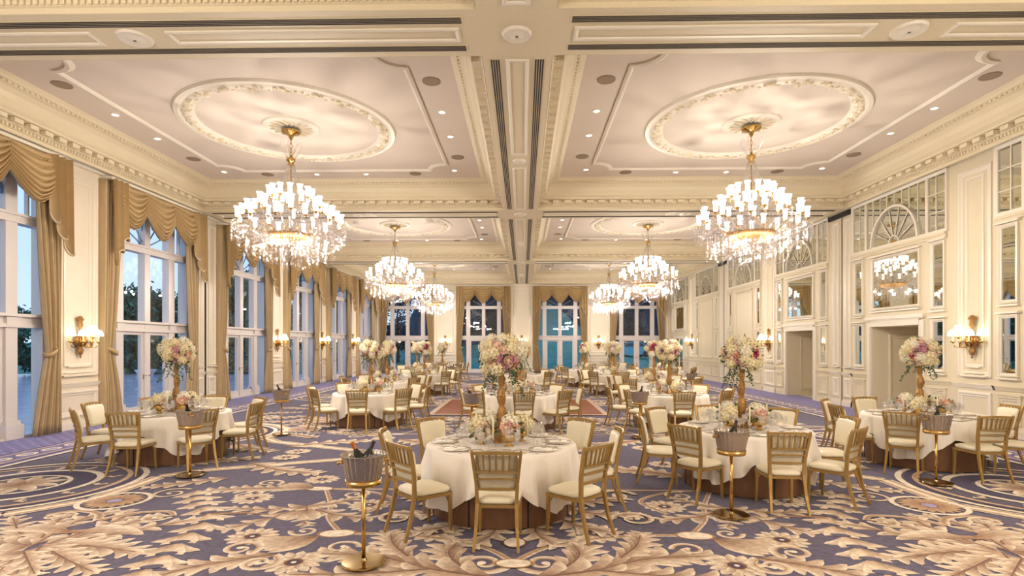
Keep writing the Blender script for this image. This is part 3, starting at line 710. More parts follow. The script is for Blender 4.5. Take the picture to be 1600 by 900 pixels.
    # border band, fan wheel and ring medallion
    band([(-6.8, 5.6), (-5.71, 6.12), (-5.18, 6.74), (-5.13, 7.5), (-5.13, 7.95), (-4.75, 8.35), (-3.6, 8.9), (-2.6, 9.35)], .12)
    c = (-4.87, 6.7)
    for k in range(18): a = 2*pi*k/18; blade(c, (c[0]+.34*cos(a), c[1]+.34*sin(a)), .05, 0, BEIGE, TAN, 4)
    arc(c, .37, .03, CREAM); ell(c, .08, .08, 0, LAV, BROWN)
    c = (-6.7, 7.45)
    for r_, w_, col in ((1.42, .04, CREAM), (1.3, .05, DARK), (1.22, .035, BEIGE), (.86, .05, CREAM), (.70, .12, DARK), (.52, .03, CREAM)): arc(c, r_, w_, col)
    for k in range(14): a = 2*pi*k/14; husk((c[0]+1.03*cos(a), c[1]+1.03*sin(a)), a+pi/2, .15)
    for k in range(10): a = 2*pi*k/10; blade(c, (c[0]+.5*cos(a), c[1]+.5*sin(a)), .1, 0)
    spiral((-4.4, 7.05), .22, 1.5, 1, .03, 1); 
    acanthus([(-4.1, 7.9), (-4.5, 7.6), (-4.9, 7.35)], .25, 6); acanthus([(-4.3, 8.9), (-3.6, 8.4), (-3.0, 8.2)], .34, 7); acanthus([(-2.4, 8.0), (-1.9, 8.4), (-1.2, 8.6)], .34, 7); acanthus([(-5.4, 8.6), (-5.0, 9.0), (-4.4, 9.3)], .3, 7); acanthus([(-1.6, 9.3), (-1.0, 8.9), (-.5, 8.4)], .3, 7)
    acanthus([(-6.0, 9.2), (-6.3, 9.0), (-6.9, 9.1)], .3, 6); acanthus([(-5.4, 5.2), (-5.7, 5.5), (-6.3, 5.5)], .3, 6); rosette((-5.7, 9.3), .25); rosette((-2.3, 8.9), .25); rosette((-3.9, 9.35), .24)
    rosette((-6.6, 4.6), .3); acanthus([(-5.6, 4.4), (-6.0, 4.7), (-6.5, 5.1)], .3, 6); acanthus([(-7.2, 4.1), (-6.8, 3.8), (-6.2, 3.6)], .3, 6)
    # filler scrolls of the centre
    for a in range(6): 
        q = a*pi/6+pi/2+.1; acanthus([(.55*cos(q), 6.55+.6*sin(q)), (.95*cos(q+.2), 6.55+.95*sin(q+.2)), (1.35*cos(q+.15), 6.55+1.3*sin(q+.15))], .24, 5)
    spiral((-1.3, 6.1), .22, 1.5, 0, .04, 1); spiral((-1.25, 7.05), .22, 1.5, 3, .04, -1)
def tile_center():
    ell((0, 4.84), .15, .09); arc((0, 6.5), .5, .05, CREAM); arc((0, 6.5), .42, .03, DARK); rosette((0, 6.5), .36); ell((0, 5.35), .1, .12, 0, CREAM, BROWN)
cp.poly([(-10.45, YFRONT), (10.3, YFRONT), (10.3, 38.4), (-10.45, 38.4)], FIELD)
base_z = .004
for kx in (1, -1):
    for ty, fl in ((0, 1), (6.4, -1), (12.8, 1), (19.2, -1), (25.6, 1)):
        cp.z = base_z
        f = (lambda x, y, kx=kx, ty=ty: (kx*x, y+ty)) if fl == 1 else (lambda x, y, kx=kx, ty=ty: (kx*x, 12.8-y+ty))
        if ty > 18: f0 = f; 
        cp.xf = f; half_tile()
        if kx == 1: tile_center()
cp.xf = lambda x, y: (x, y); cp.z += .001; print('carpet z', cp.z)
for sx in (-1, 1):      # woven border along the walls
    cp.up(); x0, x1 = sorted((sx*7.95, sx*10.4)); cp.poly([(x0, YFRONT), (x1, YFRONT), (x1, 38.4), (x0, 38.4)], EDGE)
    for q, w_, col in ((7.98, .05, CREAM), (8.12, .04, DARK), (8.22, .03, BEIGE), (8.72, .03, BEIGE), (8.80, .02, DARK)):
        cp.up(); cp.poly([(sx*q-w_, YFRONT), (sx*q+w_, YFRONT), (sx*q+w_, 38.4), (sx*q-w_, 38.4)], col)
    for k in range(68): 
        y = 4.0+k*.5; ell((sx*8.47, y), .13, .19, 0, CREAM, DARK); cp.up(); ell((sx*8.47, y), .06, .09, 0, LAV, BROWN); pass
    for k in range(11):
        for j in range(150):
            x = sx*(8.9+k*.14); y = 4+j*.23+(.115 if k % 2 else 0); cp.poly([(x-.035, y), (x, y-.06), (x+.035, y), (x, y+.06)], LAV)
YB0 = 34.9
me = bpy.data.meshes.new('floor_carpet'); me.from_pydata(cp.v, [], cp.f); me.materials.append(cm)
ca = me.color_attributes.new('Col', 'FLOAT_COLOR', 'POINT'); ca.data.foreach_set('color', [x for c in cp.c for x in c]); me.update()
o = bpy.data.objects.new('floor_carpet', me); COL.objects.link(o); o['kind'] = 'structure'
# parquet dance floor
t = thing('dance_floor', 'rectangular brown parquet dance floor with pale border between the middle tables', 'dance floor', (-.05, 17.2, .020))
m = MB(); m.box(-2.3, 2.3, -2.05, 2.05, 0, .006); m.obj('parquet', woodm, t)
m = MB(); ringframe(m, (-2.45, 2.45, -2.2, 2.2), [(0, 0), (0, .008), (.15, .009), (.15, 0)], lambda a, b, h: (a, b, h)); m.obj('border', woodb, t)

# ---------------------------------------------------------------- curtains
def curtain_protos(H):
    def drape(sg):
        m = MB(); top = 5.86
        def f(u, v):
            z = top*(1-v)+.03*v; tz = 1.72
            k = (top-z)/(top-tz) if z > tz else (tz-z)/tz
            wd = (.62-.30*k**1.4) if z > tz else (.32+.34*k**.8)
            a = sg*(H+.07-wd*u*1.0); amp = .055*(1-.45*exp_(z, tz))
            rt = min(1, u/.05); return (a, -.005-rt*(.125+amp*sin(u*2*pi*6.5+.6*sin(z*.7))+.02*sin(u*17)), z)
        m.grid(f, 78, 26, (0, .02, 0)); return m.mesh('drape_panel', drapem, True)
    def exp_(z, tz): return math.exp(-((z-tz)/.5)**2)
    def swag(cx, hw, bottom, lean):
        m = MB(); top = 5.86
        def f(u, v):
            q = 2*u-1; qq = q+lean*.25*(1-q*q); fold = abs(sin(v*pi*8.5+.8*q*q))**.55
            z = top-v*.56-(bottom-.56)*v*(1-abs(q)**1.6)-.16*(1-q*q)*sin(v*pi)
            x = cx+hw*(q*(1-.06*v))
            y = -.20-.10*sin(pi*v)*(1-q*q)-.13*fold*(1-.35*q*q)
            return (x, y, z)
        m.grid(f, 22, 88, (0, .012, 0)); return m.mesh('swag', drape2, True)
    def tail(sg):
        m = MB()
        def f(u, v):
            L = 1.25+.78*(1-u)+.10*sin(u*pi*5); ph = u*pi*5
            x = sg*(H+.03-.46*u+.03*sin(ph)); y = -.37-.075*cos(ph)-.03*v
            return (x, y, 5.86-v*L+0)
        m.grid(f, 50, 14, (0, .012, 0)); return m.mesh('tail', drape2, True)
    def lining(sg):
        m = MB(); 
        def f(u, v):
            q = .15+.85*u; L = 1.25+.78*(1-u)+.10*sin(u*pi*5); ph = u*pi*5
            return (sg*(H+.03-.46*u+.03*sin(ph)), -.375-.075*cos(ph)-.03-.004, 5.86-L-.005+.05*v)
        m.grid(f, 50, 1, (0, -.006, 0)); return m.mesh('tail_trim', liningm, True)
    def tie(sg):
        m = MB(); P = [(sg*(H-.01), -.06, 1.86), (sg*(H-.1), -.21, 1.78), (sg*(H-.25), -.23, 1.70), (sg*(H-.37), -.16, 1.68), (sg*(H-.3), -.07, 1.72)]
        m.rect(P, .045, .012, (0, 0, 1)); return m.mesh('tieback', drape2, True)
    m = MB(); m.box(-H-.03, H+.03, -.30, 0, 5.86, 5.92); tr = m.mesh('pelmet_board', trimm)
    return [('drape_panel', drape(-1)), ('drape_panel', drape(1)), ('swag', swag(-H*.63, H*.345, 1.08, -1)), ('swag', swag(H*.63, H*.345, 1.08, 1)), ('swag', swag(0, H*.35, 1.16, 0)),
            ('tail', tail(-1)), ('tail', tail(1)), ('tail_trim', lining(-1)), ('tail_trim', lining(1)), ('tieback', tie(-1)), ('tieback', tie(1)), ('pelmet_board', tr)]
CP1 = curtain_protos(1.86); CP2 = curtain_protos(1.76)
def curtain(P_, loc, rz, label):
    t = thing('swagged_curtain', label, 'curtain', loc, rz)
    for nm, me in P_: o = bpy.data.objects.new(nm, me); COL.objects.link(o); o.parent = t
NW = {2: 'first window in view', 3: 'second window from the front', 4: 'third window from the front', 5: 'fourth window from the front', 6: 'fifth window from the front', 7: 'last window before the back corner'}
for i, b in enumerate(BAYS):
    if i < 1: continue
    curtain(CP1, (-10, b, 0), pi/2, 'gold swagged curtains tied back, long wall, '+NW.get(i, 'window beside the camera'))
for c, nm in zip(BWX, ('leftmost window', 'second window from the left', 'third window from the left', 'rightmost window')):
    curtain(CP2, (c, 38, 0), 0, 'gold swagged curtains with tiebacks on the back wall, '+nm)

# ---------------------------------------------------------------- lamps
def point(name, loc, W, col, r, parent=None, spot=None):
    d = bpy.data.lights.new(name, 'SPOT' if spot else 'POINT'); d.energy = W; d.color = col; d.shadow_soft_size = r
    if spot: d.spot_size = spot; d.spot_blend = .8
    o = bpy.data.objects.new(name, d); COL.objects.link(o); o.location = loc
    if parent: o.parent = parent
    return o
# chandelier prototype, origin at the ceiling canopy
def make_chandelier():
    t = thing('crystal_chandelier', 'x', 'chandelier')
    m = MB(); m.lathe([(.02, -.26), (.05, -.2), (.07, -.14), (.2, -.10), (.21, -.06), (.17, -.05), (.1, -.05)], 28); m.obj('ceiling_canopy', brass, t, True)
    m = MB()
    for k in range(4):
        z = -.24-.10*k; P = [(.025*cos(a)*(1 if k % 2 else .3), .025*cos(a)*(.3 if k % 2 else 1), z-.05+.06*sin(a)) for a in [2*pi*i/10 for i in range(11)]]; m.tube(P, .008, 5, False)
    m.tube([(0, 0, -.58), (0, 0, -2.6)], .014, 8); m.lathe([(.015, -.62), (.09, -.68), (.10, -.72), (.05, -.76), (.07, -.80), (.02, -.86)], 16)
    for a in range(6): q = a*pi/3; m.tube([(.04*cos(q), .04*sin(q), -.72), (.10*cos(q), .10*sin(q), -.68)], .01, 5)
    m.obj('chain_and_rod', brass, t, True)
    m = MB()
    for a in range(8):      # curled crystal plumes and long spears below
        q = a*pi/4; c_, s_ = cos(q), sin(q)
        m.tube([(.05*c_, .05*s_, -.70), (.16*c_, .16*s_, -.55), (.25*c_, .25*s_, -.40), (.22*c_, .22*s_, -.30), (.15*c_, .15*s_, -.33), (.16*c_, .16*s_, -.40)], [.012, .014, .012, .012, .01, .006], 6)
    for a in range(16):
        q = a*pi/8; c_, s_ = cos(q), sin(q); P = [(.07*c_+(.40-.07)*c_*(k/8)**1.6, .07*s_+(.33)*s_*(k/8)**1.6, -.80-.68*k/8) for k in range(9)]; m.tube(P, [.012, .017, .012, .017, .012, .017, .012, .017, .012], 6)
    m.obj('crystal_plume', crystal2, t)
    m = MB(); m.lathe([(.03, -1.5), (.1, -1.55), (.07, -1.7), (.13, -1.85), (.05, -2.0), (.10, -2.2), (.2, -2.42), (.34, -2.55), (.28, -2.64), (.1, -2.72)], 20); m.obj('glass_column', crystal, t, True)
    m = MB(); m.lathe([(.42, -2.42), (.5, -2.38), (.44, -2.5), (.3, -2.56), (.1, -2.6)], 32); 
    for a in range(12): q = a*pi/6; m.tube([(.46*cos(q), .46*sin(q), -2.38), (.56*cos(q), .56*sin(q), -2.33), (.6*cos(q), .6*sin(q), -2.26)], .012, 5)
    m.obj('gilt_bowl', brassd, t, True)
    sh = MB(); sh.lathe([(.03, 0), (.052, .02), (.06, .08), (.055, .15), (.063, .20), (.085, .245), (.082, .25), (.058, .2), (.05, .14), (.054, .08), (.045, .03)], 14); shm = sh.mesh('lamp_shade', shadem, True)
    cup = MB(); cup.lathe([(.01, -.05), (.03, -.035), (.02, -.02), (.06, -.01), (.045, 0), (.0, 0)], 10)
    k = 0
    for (n_, R_, z, r0, zr) in ((24, 1.10, -2.13, .30, -2.38), (16, .74, -1.86, .22, -2.2), (14, .46, -1.57, .12, -1.9)):
        am = MB(); am.tube([(-R_+r0, 0, zr-z), (-R_*.55+r0*.4, 0, zr-z-.10), (-R_*.2, 0, -.16), (-.03, 0, -.12), (0, 0, -.04)], [.014, .013, .012, .011, .01], 5)
        for q in (0, 1): am.drop(-R_*.2*q, 0, -.14, .018, .1)
        ame = am.mesh('arm', crystal2); cme = MB(); cme.lathe([(.008, -.06), (.028, -.04), (.02, -.02), (.058, -.012), (.045, 0), (.01, .0)], 10); cme = cme.mesh('candle_cup', brass, True)
        for i in range(n_):
            a = 2*pi*(i+.5*(k % 2))/n_; zz = z+(.13 if (i % 2 and k == 0) else (.10 if (i % 2 and k == 1) else 0)); rr = R_*(.90 if (i % 2 and k < 2) else 1)
            o = bpy.data.objects.new('arm', ame); COL.objects.link(o); o.parent = t; o.location = (rr*cos(a), rr*sin(a), zz); o.rotation_euler = (0, 0, a)
            for nm, me in (('lamp_shade', shm),):
                c = bpy.data.objects.new(nm, me); COL.objects.link(c); c.parent = o; c.scale = (.84, .84, .92)
            o2 = bpy.data.objects.new('candle_cup', cme); COL.objects.link(o2); o2.parent = o
        k += 1
    m = MB(); R2 = random.Random(3)
    def strand(x, y, z, L, s_=.02):
        n_ = max(1, int(L/.085))
        for j in range(n_): m.drop(x, y, z-j*.085, s_, .08)
        m.drop(x, y, z-n_*.085, s_*1.3, .11)
    for (rr, z, n_, L) in ((1.20, -2.16, 64, .32), (1.08, -2.14, 56, .48), (.92, -2.2, 52, .60), (.76, -2.3, 44, .62), (.58, -2.45, 36, .52), (.40, -2.6, 26, .42), (.2, -2.7, 14, .38), (.80, -1.9, 36, .22), (.64, -1.95, 30, .26), (.50, -1.62, 26, .22), (.40, -1.5, 26, .18)):
        for i in range(n_):
            a = 2*pi*i/n_+R2.uniform(-.03, .03); strand(rr*cos(a), rr*sin(a), z+R2.uniform(-.03, .03), L*R2.uniform(.65, 1.1), .019)
    for (rr, z, n_, sag) in ((1.14, -2.22, 24, .22), (.82, -1.92, 18, .14), (.54, -1.62, 16, .1), (.95, -2.62, 12, .3)):
        for i in range(n_):
            for j in range(9):
                q = j/9; a = 2*pi*(i+q)/n_; m.drop(rr*cos(a), rr*sin(a), z-sag*4*q*(1-q), .016, .035)
    m.obj('crystal_fringe', crystal, t, kind='stuff')
    m = MB()
    for (rr, z, n_) in ((.44, -1.46, 14), (.32, -1.38, 10)):
        for i in range(n_): a = 2*pi*i/n_; m.lathe([(.0, 0), (.03, .02), (.035, .07), (.045, .11), (.0, .1)], 8, (rr*cos(a), rr*sin(a), z))
    m.obj('crystal_cup_ring', crystal, t)
    return Proto(t)
CH = make_chandelier()
for i, cy in enumerate(CY):
    for sx, sn in ((-1, 'window side'), (1, 'mirror wall side')):
        lab = 'crystal chandelier with lit glass shades, %s, %s' % (sn, {0: 'behind the camera', 1: 'nearest the camera', 2: 'middle of the three', 3: 'farthest of the three'}[i])
        if i > 0: CH.put((sx*5.12, cy-.02, ZC-.05), .13*i, lab)
        [point('chandelier_light', (sx*5.12+(.98 if q % 2 else .8)*cos(q*2*pi/10+.3), cy+(.98 if q % 2 else .8)*sin(q*2*pi/10+.3), ZC-2.80), CH_W/10, LAMPC, .04) for q in range(10)]

# downlights and ceiling speakers
def make_down():
    t = thing('recessed_downlight', 'x', 'downlight'); m = MB(); m.lathe([(.085, 0), (.085, -.012), (.065, -.014), (.06, 0)], 20); m.obj('trim_ring', trimm, t)
    m = MB(); m.lathe([(.0, -.004), (.064, -.004)], 20); m.obj('light_lens', downm, t); return Proto(t)
def make_spk():
    t = thing('ceiling_speaker', 'x', 'speaker'); m = MB(); m.lathe([(.17, 0), (.17, -.012), (.15, -.016), (.148, -.01)], 28); m.obj('speaker_rim', speakm, t)
    m = MB(); m.lathe([(0, -.012), (.15, -.012)], 28); m.obj('speaker_grille', speakm, t); return Proto(t)
DL = make_down(); SK = make_spk()
BN = {1: 'first ceiling bay', 2: 'second ceiling bay', 3: 'third ceiling bay', 0: 'bay behind the camera'}
for i in (1, 2, 3):
    cy = CY[i]
    for sx, sn in ((-1, 'window side'), (1, 'mirror side')):
        bn = '%s, %s' % (BN[i], sn)
        for (dx, en) in ((-3.5, 'inner'), (3.47, 'outer')):
            x = sx*(5.12+dx)
            for dy, dn in ((-.73, 'near'), (.64, 'far'), (3.2, 'corner')):
                DL.put((x+(0 if dy < 3 else -sx*.22*(1 if dx > 0 else -1)), cy+dy, ZC), 0, 'lit downlight, %s row, %s one, %s' % (en, dn, bn))
                if i < 3 or dy > 3: point('downlight_beam', (x, cy+dy, ZC-.03), DL_W, (1, .88, .74), .05, spot=RAD(110))
            for dy, dn in ((-2.11, 'near'), (2.1, 'far')): SK.put((x, cy+dy, ZC), 0, 'round ceiling speaker, %s row, %s one, %s' % (en, dn, bn))
        for dx, dn in ((-.71, 'inner'), (.71, 'outer')):
            DL.put((sx*(5.12+dx), cy+3.48, ZC), 0, 'lit downlight by the far cornice, %s one, %s' % (dn, bn)); point('downlight_beam', (sx*(5.12+dx), cy+3.48, ZC-.03), DL_W, (1, .88, .74), .05, spot=RAD(110))
        for dx, dn in ((-2.13, 'inner'), (2.13, 'outer')): SK.put((sx*(5.12+dx), cy+3.46, ZC), 0, 'ceiling speaker by the far cornice, %s one, %s' % (dn, bn))

# sconces; local: wall behind at y=0, room towards -y
def make_sconce():
    t = thing('wall_sconce', 'x', 'wall lamp')
    m = MB(); m.lathe([(.0, -.48), (.03, -.46), (.015, -.42), (.06, -.38), (.09, -.30), (.05, -.24), (.13, -.16), (.15, -.06), (.10, .02), (.04, .08), (.035, .2), (.07, .26), (.06, .34), (.08, .42), (.04, .47), (.0, .48)], 14)
    m.obj('back_plate', brassd, t, True, xf=lambda p: (p[0], p[1]*.55-.07, p[2]))
    m = MB()
    for k in range(9):
        a = -pi*k/8; m.tube([(.06*cos(a), .07*sin(a)-.05, -.2), (.15*cos(a), .12*sin(a)-.06, -.1), (.10*cos(a), .1*sin(a)-.06, .02)], [.02, .03, .01], 6)
    for k in range(5): a = -pi*k/4; m.ico((.07*cos(a), -.05+.06*sin(a), .40), .03, 1, .2)
    m.obj('leaf_ornament', brassd, t, True)
    sh = MB(); sh.lathe([(.035, .0), (.05, .01), (.10, -.01), (.105, .0), (.085, .07), (.06, .12), (.02, .135)], 18); shm = sh.mesh('lamp_shade', shade2, True)
    for ang, R_ in ((-pi*.03, .30), (-pi*.27, .34), (-pi*.5, .30), (-pi*.73, .34), (-pi*.97, .30)):
        zz = .0 if abs(ang+pi/2) > .1 else .10
        c_, s_ = cos(ang), sin(ang); m = MB()
        m.tube([(.05*c_, .05*s_-.06, -.08), (R_*.5*c_, R_*.5*s_-.06, -.24), (R_*.9*c_, R_*.9*s_-.06, -.22), (R_*c_, R_*s_-.06, -.12+zz)], .013, 6)
        m.lathe([(.0, -.13), (.05, -.12), (.055, -.1), (.02, -.09), (.016, .03), (.0, .03)], 10, (R_*c_, R_*s_-.06, zz))
        o = m.obj('arm', brass, t, True)
        s2 = bpy.data.objects.new('lamp_shade', shm); COL.objects.link(s2); s2.parent = o; s2.location = (R_*c_, R_*s_-.06, zz+.03)
    return Proto(t)
SCN = make_sconce()
for y, nm in ((12.48, 'frontmost pier'), (22.68, 'second lamp pier'), (27.78, 'third lamp pier'), (32.88, 'fourth lamp pier')):
    SCN.put((-10+.0, y, 2.08), pi/2, 'gilt wall sconce with lit shades between the long wall windows, '+nm); point('sconce_light', (-9.55, y, 2.18), SC_W, (1, .72, .42), .12)
for y, nm in ((12.48, 'frontmost pier'), (22.68, 'middle pier'), (32.88, 'farthest pier')):
    SCN.put((10, y, 2.08), -pi/2, 'gilt wall sconce with lit shades on the mirror wall, '+nm); point('sconce_light', (9.55, y, 2.18), SC_W, (1, .72, .42), .12)
for x, nm in ((-5.2, 'leftmost'), (0, 'centre'), (5.2, 'rightmost')):
    SCN.put((x, 38, 2.08), 0, 'gilt wall sconce with lit shades on the back wall, '+nm); point('sconce_light', (x, 37.55, 2.18), SC_W, (1, .72, .42), .12)

# ---------------------------------------------------------------- tables, chairs, settings
def make_chair():
    t = thing('dining_chair', 'x', 'chair')
    m = MB()      # seat cushion (faces +y)
    def outline(ins, z):
        P = []
        for i in range(28):
            a = 2*pi*i/28; c_, s_ = cos(a), sin(a); e = .42
            x = math.copysign(abs(c_)**e, c_); y = math.copysign(abs(s_)**e, s_)
            wd = (.215+.015*y)-ins; P.append((x*wd, y*(.215-ins), z))
        return P
    m.rings([outline(.012, .405), outline(0, .42), outline(-.003, .44), outline(.01, .458), outline(.04, .470), outline(.10, .478)]); m.obj('seat_cushion', ivory, t, True)
    m = MB(); m.box(-.215, .215, .17, .21, .375, .405); m.box(-.19, .19, -.22, -.19, .375, .405); m.rect([(-.19, -.2, .39), (-.21, .2, .39)], .015, .014, (0, 0, 1)); m.rect([(.19, -.2, .39), (.21, .2, .39)], .015, .014, (0, 0, 1))
    for s_ in (-1, 1): m.tube([(s_*.19, .18, .30), (s_*.14, .18, .36), (s_*.10, .185, .38)], .007, 5)
    m.obj('seat_frame', gold, t)
    for s_ in (-1, 1):
        m = MB(); m.rect([(s_*.20, .19, .405), (s_*.20, .192, .2), (s_*.205, .2, 0)], [.017, .015, .012], [.017, .015, .012]); m.obj('leg', gold, t)
        m = MB(); m.rect([(s_*.205, -.33, 0), (s_*.19, -.26, .2), (s_*.182, -.215, .42), (s_*.192, -.225, .62), (s_*.225, -.29, .90), (s_*.228, -.297, .925)], [.012, .015, .017, .016, .014, .008], [.013, .016, .018, .017, .015, .008]); m.obj('leg', gold, t)
    def yb(z): return -.215-.075*max(0, (z-.5)/.42)**1.3
    def xw(z): return .183+.042*max(0, (z-.45)/.47)**1.2
    m = MB()
    def rail(z, r, bow=.03): w_ = xw(z); m.rect([(u*w_, yb(z)-bow*(1-u*u), z+.012*(1-u*u)) for u in [-1+.25*i for i in range(9)]], r, .011, (0, 0, 1))
    rail(.895, .015, .035); rail(.715, .010); rail(.645, .008); rail(.55, .011)
    for k in range(7):
        u = -.84+.28*k; m.rect([(u*xw(.72), yb(.72)-.03*(1-u*u), .715), (u*xw(.8), yb(.81)-.033*(1-u*u), .81), (u*xw(.895), yb(.895)-.035*(1-u*u), .9)], .0085, .008)
    m.obj('back_slats', gold, t)
    m = MB(); R = []
    def bo(ins, dy):
        P = []
        for i in range(24):
            a = 2*pi*i/24; c_, s_ = cos(a), sin(a); e = .24; x = math.copysign(abs(c_)**e, c_); z = .705+(.175-ins)*math.copysign(abs(s_)**e, s_)
            w_ = xw(z)-.012-ins; P.append((x*w_, yb(z)+.012+dy-.026*(1-x*x), z))
        return P
    m.rings([bo(.01, .0), bo(0, .01), bo(0, .03), bo(.012, .042), bo(.05, .048)]); m.obj('back_cushion', ivory, t, True)
    return Proto(t)
CHR = make_chair()
# cloth
def cloth_mesh(r, seed):
    R = random.Random(seed); m = MB(); N = 144; ph = [R.uniform(0, 6.28) for _ in range(4)]; rot = R.uniform(-.12, .12); rings = []
    rings.append([(.02*cos(2*pi*i/N), .02*sin(2*pi*i/N), .762) for i in range(N)])
    for q in (.5, .96, .99, 1.0): rings.append([(r*q*cos(2*pi*i/N), r*q*sin(2*pi*i/N), .762 if q < .98 else (.759 if q < 1 else .752)) for i in range(N)])
    for k in range(1, 11):
        ring = []
        for i in range(N):
            a = 2*pi*i/N; b_ = a+rot; side = 1.20/max(abs(cos(b_)), abs(sin(b_))); drop = min(.56, side-r+.0)*1.0
            drop = .27+.33*abs(sin(2*b_))**1.7+.012*sin(a*19+ph[0])
            v = k/10; fo = v*(.026*sin(a*19+ph[0])+.016*sin(a*31+ph[1])+.01*sin(a*11+ph[2]))
            rr = max(.825, r+.004+.016*v+fo*1.9+.01*v*v)
            ring.append((rr*cos(a), rr*sin(a), .752-drop*v))
        rings.append(ring)
    m.rings(rings, True, True, False); return m.mesh('tablecloth', clothm, True)
CLOTH = [cloth_mesh(.86, k) for k in range(4)]
def make_table():
    t = thing('banquet_table', 'x', 'table'); m = MB()
    m.lathe([(.70, 0.012), (.80, .012), (.80, .74), (.70, .74)], 72)
    m.cur = 1
    for k in range(8):
        a = 2*pi*k/8+.39; m.box(-.008, .008, -.004, .004, 0.012, .74); m.v[-8:] = [((.801+p[1])*cos(a)-p[0]*sin(a), (.801+p[1])*sin(a)+p[0]*cos(a), p[2]) for p in m.v[-8:]]
    m.obj('pedestal_drum', [skirtm, blackm], t, False)
    m = MB(); m.lathe([(0, .732), (.83, .732), (.83, .748), (0, .748)], 64); m.obj('tabletop', woodm, t)
    return Proto(t)
TBL = make_table()
# place setting pieces
def simple(name, parts):
    t = thing(name, 'x', 'x')
    for nm, mb_, mt, sm in parts: mb_.obj(nm, mt, t, sm)
    return Proto(t)
def L(prof, n=20, c=(0, 0, 0)): m = MB(); m.lathe(prof, n, c); return m
PLATE = simple('dinner_plate', [('plate_body', L([(0, .004), (.09, .002), (.155, .014), (.157, .018), (.10, .010), (0, .008)], 28), china, True), ('gilt_rim', L([(.150, .0155), (.158, .019), (.158, .0165), (.150, .0135)], 28), rimgold, True)])
m = MB(); m.box(-.035, .035, -.10, .10, 0, .012); m.box(-.034, .034, -.098, .02, .012, .02); m2 = MB(); m2.box(-.036, .036, -.03, -.01, .0205, .022)
NAPK = simple('folded_napkin', [('linen_fold', m, napm, False), ('napkin_band', m2, rimgold, False)])
SIDE = simple('bread_plate', [('plate_body', L([(0, .003), (.05, .002), (.085, .010), (.086, .013), (.055, .008), (0, .006)], 20), china, True), ('gilt_rim', L([(.082, .0115), (.087, .0145), (.087, .0125), (.082, .0095)], 20), rimgold, True)])
def cutl(kind):
    m = MB(); m.rect([(0, -.10, .003), (0, 0, .006), (0, .02, .004)], [.005, .004, .003], [.0015, .0015, .0015])
    if kind == 'knife': m.rect([(0, .02, .004), (0, .07, .004), (0, .12, .003)], [.005, .009, .003], .001)
    else:
        m.rect([(0, .02, .004), (0, .045, .008), (0, .06, .006)], [.003, .011, .011], .001)
        for k in range(4): x = -.009+.006*k; m.rect([(x, .058, .006), (x, .10, .004)], .0015, .001)
    return m
KNIFE = simple('table_knife', [('knife_blade_and_grip', cutl('knife'), silver, False)]); FORK = simple('table_fork', [('fork_tines_and_grip', cutl('fork'), silver, False)])
def glass(h, r, bowl): return L([(.034, .001), (.033, .004), (.006, .008), (.004, h*.42), (.008, h*.46), (r*.7, h*.55), (r, h*.7), (r*.93, h*.88), (r*.8, h), (r*.78, h), (r*.9, h*.88), (r*.96, h*.7), (r*.66, h*.57), (.004, h*.48)], 16)
GL1 = simple('red_wine_glass', [('bowl_and_stem', glass(.225, .052, 1), wineg, True)]); GL2 = simple('white_wine_glass', [('bowl_and_stem', glass(.195, .040, 1), wineg, True)])
GL3 = simple('champagne_flute', [('bowl_and_stem', L([(.030, .001), (.029, .004), (.005, .008), (.004, .09), (.018, .12), (.026, .17), (.024, .235), (.022, .235), (.023, .17), (.004, .11)], 14), wineg, True)])
# taper candle in crystal holder
c1 = L([(.0, 0.09), (.011, .09), (.010, .33), (.0, .335)], 10); c2 = L([(.045, 0), (.045, .006), (.015, .015), (.022, .035), (.012, .055), (.018, .075), (.018, .10), (.012, .10), (.011, .08)], 14); c3 = L([(.0012, .333), (.0012, .345)], 5)
CANDLE = simple('taper_candle', [('wax_taper', c1, candlem, True), ('crystal_holder', c2, wineg, True), ('wick', c3, blackm, False)])
for p_, c_ in ((PLATE, 'plate'), (NAPK, 'napkin'), (SIDE, 'plate'), (KNIFE, 'knife'), (FORK, 'fork'), (GL1, 'glass'), (GL2, 'glass'), (GL3, 'glass'), (CANDLE, 'candle')): p_.root['category'] = c_
# flowers
def bloom_rose(r, mt):
    m = MB(); m.ico((0, 0, r*.1), r*.34, 1)
    for ring, (n_, rr, tz, sz) in enumerate(((4, .22, .30, .42), (6, .42, .10, .52), (8, .66, -.12, .60))):
        for k in range(n_):
            a = 2*pi*k/n_+ring*.5; c_, s_ = cos(a), sin(a)
            def f(u, v, a=a, rr=rr, tz=tz, sz=sz):
                w_ = (u-.5)*2; ang = a+w_*.9*sz/(.5+rr)*(.5+.5*v); rad = r*(rr*.5+rr*.6*v+.08*v*v); return (rad*cos(ang), rad*sin(ang), r*(tz-.25+sz*v-.18*w_*w_*v-.2*v*v))
            m.grid(f, 4, 3)
    return m.mesh('rose_bloom', mt, True)
def bloom_hyd(r, mt, seed):
    R = random.Random(seed); m = MB(); n_ = 46
    for k in range(n_):
        z = 1-2*(k+.5)/n_; q = sqrt(1-z*z); a = k*2.39996; N_ = Vector((q*cos(a), q*sin(a), z)); T = N_.orthogonal().normalized(); B = N_.cross(T); C = N_*r*.92; s_ = r*.21; ro = R.uniform(0, 1.5)
        for j in range(4):
            b = ro+j*pi/2; d = T*cos(b)+B*sin(b); e = T*-sin(b)+B*cos(b); m.add([tuple(C), tuple(C+d*s_*.7+e*s_*.55+N_*s_*.15), tuple(C+d*s_*1.35+N_*s_*.35*R.uniform(.2, 1)), tuple(C+d*s_*.7-e*s_*.55+N_*s_*.15)], [(0, 1, 2, 3)])
    m.ico((0, 0, 0), r*.86, 1); return m.mesh('hydrangea_bloom', mt)
